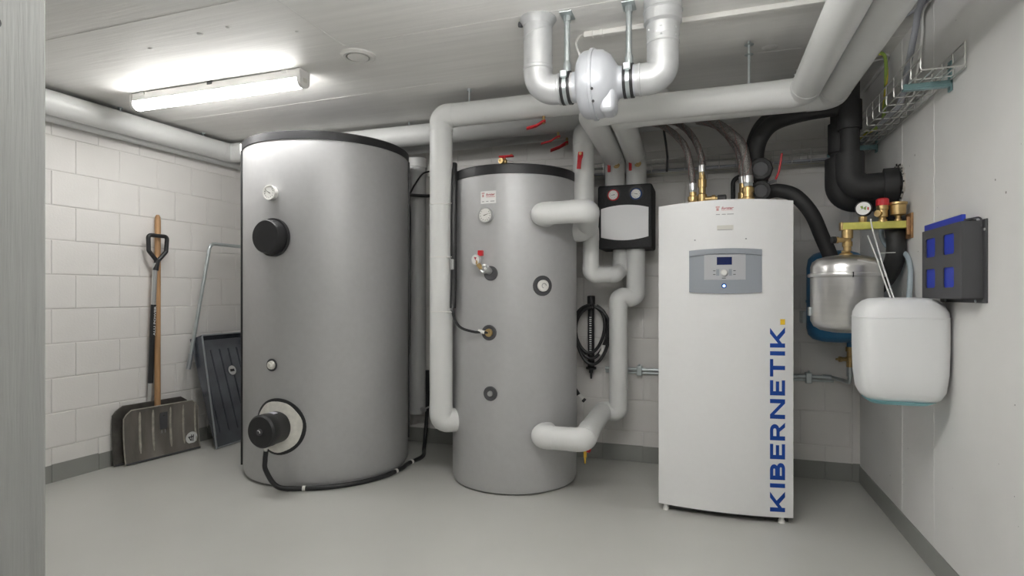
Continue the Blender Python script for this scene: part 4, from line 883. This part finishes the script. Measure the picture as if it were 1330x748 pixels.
for x in (hx, hx+0.004):
    for i in range(5):
        for j in range(5):
            if not (i in (1, 3) and j in (1, 3)):
                mb.face(mb.ring([(x, ys[i], zs[j]), (x, ys[i+1], zs[j]), (x, ys[i+1], zs[j+1]), (x, ys[i], zs[j+1])]))
            else:
                inn, out = loop16(ys[i], ys[i+1], zs[j], zs[j+1], 0.011)
                for q in range(20):
                    if q % 5 == 4: continue          # straight edges of the opening lie on the cell border
                    c_ = out[q]; mb.face(mb.ring([(x, *c_), (x, *inn[q]), (x, *inn[q+1])]))
for i in (1, 3):
    for j in (1, 3):
        inn, _ = loop16(ys[i], ys[i+1], zs[j], zs[j+1], 0.011)
        A = mb.ring([(hx, a, b) for a, b in inn]); B = mb.ring([(hx+0.004, a, b) for a, b in inn])
        for q in range(20): mb.face((A[q], A[(q+1) % 20], B[(q+1) % 20], B[q]))
for a, b in (((ya, za), (yb, za)), ((yb, za), (yb, zb)), ((yb, zb), (ya, zb)), ((ya, zb), (ya, za))):
    mb.face(mb.ring([(hx, *a), (hx, *b), (hx+0.004, *b), (hx+0.004, *a)]))
mb.sharp = 0.1
part('front_plate', mb, M_grey, t)
part('side_plate', MB().box((hx, ya-0.003, za), (XR-0.004, ya, zb), 0.0008, 1), M_grey, t)
part('side_plate', MB().box((hx, yb, za), (XR-0.004, yb+0.003, zb), 0.0008, 1), M_grey, t)
part('bottom_plate', MB().box((hx, ya, za-0.003), (XR-0.004, yb, za)), M_grey, t)
part('back_plate', MB().box((XR-0.006, ya-0.022, za-0.016), (XR-0.0005, yb+0.004, zb+0.004), 0.001, 1), M_grey, t)
for y in (ya+0.05, yb-0.05): part('screw', MB().lathe([(0, 0.006), (0.003, 0.005), (0.003, 0)], (XR-0.006, y, za-0.010), (-1, 0, 0), 10), M_zinc, t)
part('screw', MB().lathe([(0, 0.005), (0.003, 0.004), (0.003, 0)], (XR-0.006, ya-0.013, zb-0.03), (-1, 0, 0), 10), M_alu, t)
part('wire_rim', MB().tube(fillet([(hx+0.010, ya+0.004, zb+0.004), (XR-0.01, ya+0.004, zb+0.012), (XR-0.01, ya-0.004, zb-0.02)], 0.008), 0.003, 8), M_grey, t)
tag(part('blue_folder', MB().box((hx+0.0048, ya+0.012, za+0.002), (hx+0.018, yb-0.004, zb+0.024), 0.002), M_bluep), 'blue folder standing in the dark wall pocket', 'folder')
tag(part('dark_booklet', MB().box((hx+0.026, ya+0.01, za+0.002), (hx+0.046, yb-0.02, zb+0.006), 0.002), M_blk), 'dark booklet behind the blue folder in the wall pocket', 'booklet')

# ------------------------------------------------------------------ wire cable trays
def tray(label, o, along, L, side, w, h, step, base_lab=None):
    o, al, sd = V(o), V(along), V(side); up = V((0, 0, 1)); t = thing('cable_tray', label, 'cable tray', o)
    r = 0.0029
    for k in range(5): part('long_wire', MB().tube([o+sd*(w*k/4)-up*r*2, o+sd*(w*k/4)+al*L-up*r*2], r, 6), M_wire, t)
    for hh in (h*0.5, h):
        for k in (0, 1): part('long_wire', MB().tube([o+sd*(w*k)+up*hh, o+sd*(w*k)+al*L+up*hh], r, 6), M_wire, t)
    n = int(L/step)
    for i in range(n+1):
        p = o+al*(0.004+i*step)
        part('cross_wire', MB().tube(fillet([p+up*h, p, p+sd*w, p+sd*w+up*h], 0.008, 3), r, 6), M_wire, t)
    return t
tr = tray('wire mesh cable tray along the right wall under the ceiling', (0.722, 2.36, 1.890), (0, 1, 0), 1.30, (1, 0, 0), 0.130, 0.082, 0.1)
for y in (2.50, 3.45):
    g = part('tray_bracket', MB().box((0.705, y-0.012, 1.862), (XR-0.002, y+0.012, 1.868), 0.001, 1).box((0.705, y-0.014, 1.868), (XR-0.002, y-0.010, 1.884), 0.001, 1).box((XR-0.008, y-0.014, 1.845), (XR-0.001, y+0.014, 1.955), 0.001, 1), M_teal, tr, label='blue green bracket')
    part('bracket_screw', MB().lathe([(0, 0.007), (0.006, 0.006), (0.006, 0)], (XR-0.008, y, 1.935), (-1, 0, 0), 8), M_grey, g)
tb = tray('wire mesh cable tray along the back wall behind the hoses', (-1.62, 3.668, 1.868), (1, 0, 0), 2.46, (0, 1, 0), 0.125, 0.075, 0.1)
for x in (0.70, -0.72): part('tray_bracket', MB().box((x-0.012, 3.655, 1.845), (x+0.012, 3.803, 1.851), 0.001, 1).box((x-0.014, 3.795, 1.82), (x+0.014, 3.803, 1.935), 0.001, 1).box((x-0.02, 3.655, 1.85), (x+0.02, 3.66, 1.90), 0.001, 1), M_teal, tb, label='blue green bracket')
for i, (dy, m_, r) in enumerate(((0.02, M_gcab, 0.007), (0.04, M_blk, 0.008), (0.065, M_gcab, 0.008), (0.09, M_ylw, 0.005))):
    lab = ['grey cable nearest the room in the back wall tray', 'black cable in the back wall tray', 'grey cable nearest the wall in the back wall tray', 'thin yellow cable in the back wall tray'][i]
    tag(part('tray_cable', MB().tube(spline([(-1.6+0.8*k, 3.668+dy+0.006*math.sin(k*2+i), 1.868+r+0.004*(k % 2)) for k in range(4)], 6), r, 8), m_), lab, 'cable')
# cables at the upper right
tag(part('grey_cable', MB().tube(spline([(0.80, 2.1, 2.255), (0.80, 2.45, 2.255), (0.815, 2.68, 2.25), (0.825, 2.76, 2.20), (0.815, 2.79, 2.10), (0.800, 2.80, 2.0), (0.79, 2.83, 1.915), (0.79, 3.0, 1.905), (0.79, 3.6, 1.905)], 8), 0.0125, 12), M_gcab), 'grey cable sleeve dropping from the ceiling into the right wall tray', 'cable')
tag(part('white_cable', MB().tube(spline([(0.825, 2.1, 2.26), (0.83, 2.5, 2.26), (0.84, 2.72, 2.25), (0.848, 2.76, 2.16), (0.835, 2.79, 2.0), (0.82, 2.85, 1.905), (0.82, 3.6, 1.9)], 8), 0.005, 8), M_cord), 'thin white cable beside the grey sleeve at the upper right', 'cable')
tag(part('cable_bundle', MB().tube(spline([(0.845, 1.9, 2.25), (0.845, 2.3, 2.25), (0.84, 2.6, 2.255), (0.80, 2.78, 2.262), (0.74, 2.85, 2.264)], 8), 0.006, 8), M_gcab), 'thin grey cable curving along the ceiling at the top right corner', 'cable')
def striped(pts):
    path = spline(pts, 10); t = thing('earth_cable', 'green and yellow earth cable dropping into the right wall tray', 'cable', path[0])
    part('green_sheath', MB().tube(path, 0.0075, 10), M_grn, t)
    q = []
    for i, p in enumerate(path):
        tg = (path[min(i+1, len(path)-1)]-path[max(i-1, 0)]).normalized(); x, y, _ = basis(tg); a = i*0.3
        q.append(p+(x*math.cos(a)+y*math.sin(a))*0.0045)
    part('yellow_stripe', MB().tube(q, 0.005, 8), M_ylw, t)
striped([(0.70, 3.20, 2.262), (0.77, 3.18, 2.262), (0.815, 3.15, 2.24), (0.815, 3.13, 2.10), (0.805, 3.12, 1.96), (0.79, 3.12, 1.905), (0.765, 3.25, 1.90), (0.755, 3.6, 1.90)])
for i, (y, z) in enumerate(((3.22, 2.262), (3.28, 2.262))):
    tag(part('ceiling_cable', MB().tube(spline([(0.45, y+0.06, z), (0.62, y+0.05, z), (0.74, y+0.02, z), (0.84, y-0.02, z), (0.852, y+0.1, z-0.02), (0.852, y+0.4, z-0.02)], 6), 0.005, 8), M_cord), ['white cable on the ceiling beside the earth cable, nearer one', 'white cable on the ceiling beside the earth cable, farther one'][i], 'cable')
tag(part('ceiling_seal', MB().lathe([(0, 0.045), (0.004, 0.043), (0.008, 0.025), (0.008, 0)], (0.79, 3.22, ZC), (0, 0, -1), 14), M_rough), 'rough sealed cable hole in the ceiling by the right wall', 'seal')

# ------------------------------------------------------------------ hanging hand pump with hose
t = thing('hose_set', 'black tube with coiled black hose hanging on the wall right of the smaller tank', 'hose', (-0.715, 3.74, 0.55))
part('tube', MB().lathe([(0.60, 0.012), (0.605, 0.034), (0.617, 0.034), (0.62, 0.022), (1.03, 0.0215), (1.035, 0.026), (1.085, 0.026), (1.09, 0.02), (1.09, 0)], (-0.712, 3.745, 0), (0, 0, 1), 20), M_blk, t)
part('tip', MB().lathe([(0.54, 0.006), (0.575, 0.008), (0.58, 0.014), (0.605, 0.014)], (-0.712, 3.745, 0), (0, 0, 1), 12), M_blk, t)
for k, (rx, rz, dz, dx) in enumerate(((0.105, 0.175, 0.855, 0.01), (0.098, 0.155, 0.87, 0.0), (0.11, 0.185, 0.83, 0.022))):
    pts = [(-0.712+dx+rx*math.cos(a)+0.01*math.sin(2*a), 3.70-0.012*k+0.008*math.sin(a), dz+rz*math.sin(a)) for a in [0.5*math.pi+2*math.pi*i/48 for i in range(47)]]
    part('coil', MB().tube(pts, 0.0105, 10), M_blk, t)
part('hose_end', MB().tube([(-0.64, 3.69, 0.71), (-0.625, 3.685, 0.735), (-0.62, 3.682, 0.77)], 0.013, 10), M_wplast, t)
mb = MB(); St = plane_map((-0.712, 3.722, 0), (1, 0, 0), (0, 0, 1), (0, -1, 0))
for z, w in ((0.70, 0.05), (0.77, 0.05), (0.845, 0.03), (0.89, 0.025), (0.93, 0.02)):
    for k in range(int(w/0.012)+1): mb.patch(St, -0.007, 0.007, z+k*0.014, z+k*0.014+0.006, 0.0, 0.0015, 2)
part('worn_print', mb, M_label, t)
t = thing('hose_tap', 'small black and white hose tap low behind the smaller tank', 'valve', (-0.75, 3.62, 0.43))
part('tap_hose', MB().tube([(-0.80, 3.60, 0.505), (-0.765, 3.60, 0.455)], 0.013, 10), M_blk, t)
part('tap_end', MB().tube([(-0.765, 3.60, 0.455), (-0.735, 3.60, 0.425)], 0.0115, 10), M_wplast, t)
part('tap_tip', MB().tube([(-0.737, 3.60, 0.427), (-0.724, 3.60, 0.416)], 0.014, 10), M_blk, t)

# ------------------------------------------------------------------ snow shovels and scoop
wv_ = V((0.169, 0.986, 0)).normalized(); nv = V((0.986, -0.169, 0)).normalized()
def blade(parent, Mo, Wd, H, lean, curve, m, ribs, cham):
    Mo = V(Mo)
    def S(u, z, off):      # u along the width, z up; curved front
        s = z/H; d = -lean*s-curve*math.sin(math.pi*min(1, s))+0.02*max(0, s-0.85)/0.15*0
        return Mo+wv_*u+V((0, 0, z))+nv*(d+off)
    mb = MB(); nz, nu = 12, 8; F = []; Bk = []
    def half(z): return Wd/2-(cham*(max(0, z/H-0.86)/0.14)**1.5)-(0.012*(1-min(1, z/(0.25*H))))*0
    for i in range(nz+1):
        z = H*i/nz; w = half(z)
        F.append(mb.ring([S(-w+2*w*j/nu, z, 0.002) for j in range(nu+1)])); Bk.append(mb.ring([S(-w+2*w*j/nu, z, -0.002) for j in range(nu+1)]))
    for i in range(nz):
        for j in range(nu):
            mb.face((F[i][j], F[i][j+1], F[i+1][j+1], F[i+1][j])); mb.face((Bk[i][j], Bk[i+1][j], Bk[i+1][j+1], Bk[i][j+1]))
        mb.face((F[i][0], F[i+1][0], Bk[i+1][0], Bk[i][0])); mb.face((F[i][-1], Bk[i][-1], Bk[i+1][-1], F[i+1][-1]))
    for j in range(nu):
        mb.face((F[0][j], Bk[0][j], Bk[0][j+1], F[0][j+1])); mb.face((F[-1][j], F[-1][j+1], Bk[-1][j+1], Bk[-1][j]))
    b = part('blade', mb, m, parent)
    for u in ribs:
        part('rib', MB().tube([S(u, z, 0.001) for z in [H*(0.16+0.78*i/12) for i in range(13)]], 0.0085, 8, rf=lambda s_: 0.0085*min(1, 0.35+6*min(s_, 1-s_))), M_rib, b)
    part('edge_strip', MB().tube([S(-Wd/2+Wd*i/8, 0.006, 0.001) for i in range(9)], 0.006, 8), M_grey, b)
    part('edge_fold', MB().tube([S(-half(z), z, 0) for z in [H*i/14 for i in range(15)]], 0.004, 6).tube([S(half(z), z, 0) for z in [H*i/14 for i in range(15)]], 0.004, 6).tube([S(-half(H)+2*half(H)*i/8, H, 0) for i in range(9)], 0.004, 6), M_rib if ribs else m, b)
    return b, S
t = thing('snow_shovel', 'snow shovel with plain wooden shaft and ribbed dark blade, in front', 'shovel', (-3.46, 2.895, 0))
b, S = blade(t, (-3.452, 2.895, 0.004), 0.495, 0.345, 0.022, 0.012, M_blade, (-0.15, -0.065, 0.05, 0.14, 0.225), 0.045)
part('socket_plate', MB().patch(S, -0.022, 0.028, 0.185, 0.295, 0.001, 0.007, 3), M_grey, b)
for u in (-0.008, 0.014): part('rivet', MB().patch(S, u-0.004, u+0.004, 0.158, 0.180, 0.001, 0.004, 2), M_alu, b)
part('rivet', MB().lathe([(0, 0.007), (0.004, 0.005), (0.004, 0)], S(0.003, 0.275, 0.006), nv, 8), M_ink, b)
st = part('round_sticker', MB().lathe([(0, 0.042), (0.0012, 0.042), (0.0012, 0)], S(0.19, 0.085, 0.0065), nv, 28), M_label, b, label='round white worn sticker')
Ss = plane_map(S(0.19, 0.085, 0.0082), wv_, (0, 0, 1), nv); mb = MB()
for p in ([(-0.025, 0.002), (-0.025, 0.010), (0.012, 0.010), (0.012, 0.002)], [(-0.004, -0.022), (-0.004, 0.022), (0.002, 0.022), (0.002, -0.022)], [(0.006, -0.026), (0.012, -0.026), (0.016, 0.020), (0.010, 0.020)], [(-0.022, 0.002), (-0.014, 0.002), (-0.002, -0.02), (-0.010, -0.02)]):
    mb.prism(p, lambda a, c: Ss(a, c, -0.0005), lambda a, c: Ss(a, c, 0.0003))
part('sticker_print', mb, M_ink, st)
part('shaft', MB().tube([(-3.502, 2.882, 0.14), (-3.520, 2.895, 0.6), (-3.545, 2.918, 1.60), (-3.546, 2.919, 1.628), (-3.5465, 2.9195, 1.642)], 0.0185, 18, rf=lambda s_: 0.0185 if s_ < 0.7 else (0.016 if s_ < 0.9 else 0.009)), M_wood, t, label='plain wooden shaft')
t = thing('snow_shovel', 'snow shovel with black D grip and aluminium shaft, behind the wooden one', 'shovel', (-3.54, 2.86, 0))
b, S = blade(t, (-3.506, 2.865, 0.004), 0.50, 0.372, 0.025, 0.010, M_blade2, (), 0.06)
part('shaft', MB().tube([(-3.553, 2.862, 0.30), (-3.508, 2.868, 1.31)], 0.0145, 16), M_alu, t)
part('grip_sleeve', MB().tube([(-3.5441, 2.8632, 0.50), (-3.5205, 2.8663, 1.03)], 0.0165, 16), M_blk, t)
Sl = plane_map((-3.5135, 2.8645, 0.82), (0.17, 0.98, 0), (0.0445, 0.006, 1), (0.98, -0.17, 0))
gp = part('print', write(MB(), Sl, 'ALU POWER', 0.006, 0.0, 0.20, 0.0025, 0, 0.02, rot=True, height=0.014), M_label, t)
dh = plane_map((-3.505, 2.880, 1.29), (0.06, 0.99, 0), (0.0, 0.03, 1), (0.95, 0, 0))
part('grip', MB().tube(fillet([dh(0.0, 0.03, 0), dh(-0.062, 0.10, 0), dh(-0.068, 0.205, 0), dh(0.068, 0.205, 0), dh(0.062, 0.10, 0), dh(0.0, 0.03, 0)], 0.02, 5), 0.0135, 12).tube([dh(-0.010, -0.03, 0), dh(0, 0.045, 0)], 0.018, 14), M_blk, t, label='black D grip')
# snow scoop
t = thing('snow_scoop', 'dark metal snow scoop with bent tube handle leaning beside the largest tank', 'scoop', (-3.3, 3.4, 0))
lo, hi = V((-3.275, 0, 0.008)), V((-3.510, 0, 0.775)); upv = (hi-lo).normalized(); nn = V((upv.z, 0, -upv.x)); LH = (hi-lo).length
YA, YBs = 3.145, 3.70
def SS(y, s, off): return lo+V((0, y, 0))+upv*s+nn*off
mb = MB()
mb.prism([(YA, 0), (YBs, 0), (YBs, LH), (YA, LH)], lambda a, c: SS(a, c, -0.0015), lambda a, c: SS(a, c, 0.0015))
pan = part('pan', mb, M_scoop, t)
for y in [YA+0.07+i*0.082 for i in range(6)]:
    part('rib', MB().tube([SS(y, s, 0.0) for s in (0.10, 0.115, LH-0.11, LH-0.095)], 0.006, 8), M_scoop, pan)
dep = 0.115
for y in (YA, YBs):
    mb = MB(); mb.prism([(0.0, 0.0), (LH, 0.0), (LH-0.01, dep), (0.0, 0.012)], lambda a, c: SS(y-0.0015, a, c), lambda a, c: SS(y+0.0015, a, c)); part('side_wall', mb, M_scoop, t)
    part('side_rim', MB().tube([SS(y, 0.0, 0.012), SS(y, LH-0.01, dep)], 0.006, 8), M_scoopb, t)
mb = MB(); prof = [(LH-0.06, 0.0), (LH-0.02, 0.012), (LH-0.005, 0.045), (LH-0.004, dep)]
A = [mb.ring([SS(YA, s, o), SS(YBs, s, o)]) for s, o in prof]; B = [mb.ring([SS(YA, s+0.003, o), SS(YBs, s+0.003, o)]) for s, o in prof]
for i in range(3):
    mb.face((A[i][0], A[i][1], A[i+1][1], A[i+1][0])); mb.face((B[i][0], B[i+1][0], B[i+1][1], B[i][1]))
    mb.face((A[i][0], A[i+1][0], B[i+1][0], B[i][0])); mb.face((A[i][1], B[i][1], B[i+1][1], A[i+1][1]))
mb.face((A[0][0], B[0][0], B[0][1], A[0][1])); mb.face((A[3][0], A[3][1], B[3][1], B[3][0]))
part('back_wall', mb, M_scoop, t)
part('back_rim', MB().tube([SS(YA, LH-0.004, dep), SS(YBs, LH-0.004, dep)], 0.005, 8), M_scoopb, t)
part('lip', MB().tube([SS(YA, 0.0, 0.003), SS(YBs, 0.0, 0.003)], 0.0055, 8), M_scoopb, t)
st = part('round_sticker', MB().lathe([(0, 0.036), (0.001, 0.036), (0.001, 0)], SS(YA+0.30, LH-0.27, 0.0075), nn, 28), M_label, pan, label='round white sticker')
Sx = plane_map(SS(YA+0.30, LH-0.27, 0.0088), (0, 1, 0), upv, nn)
part('sticker_print', MB().patch(Sx, -0.020, 0.020, -0.010, 0.010, -0.0003, 0.0004, 2), M_ink, st)
h0 = V((-3.470, 3.115, 0.665)); h1 = V((-3.430, 3.245, 1.470)); h2 = V((-3.430, 3.80, 1.470)); h3 = V((-3.470, 3.725, 0.665))
part('tube_handle', MB().tube(fillet([h0-(h1-h0).normalized()*0.05, h1, h2, h3], 0.05, 8), 0.0125, 14), M_zinc, t)
part('handle_bracket', MB().tube([h0-(h1-h0).normalized()*0.10, h0+(h1-h0).normalized()*0.01], 0.0155, 12), M_scoopb, t)
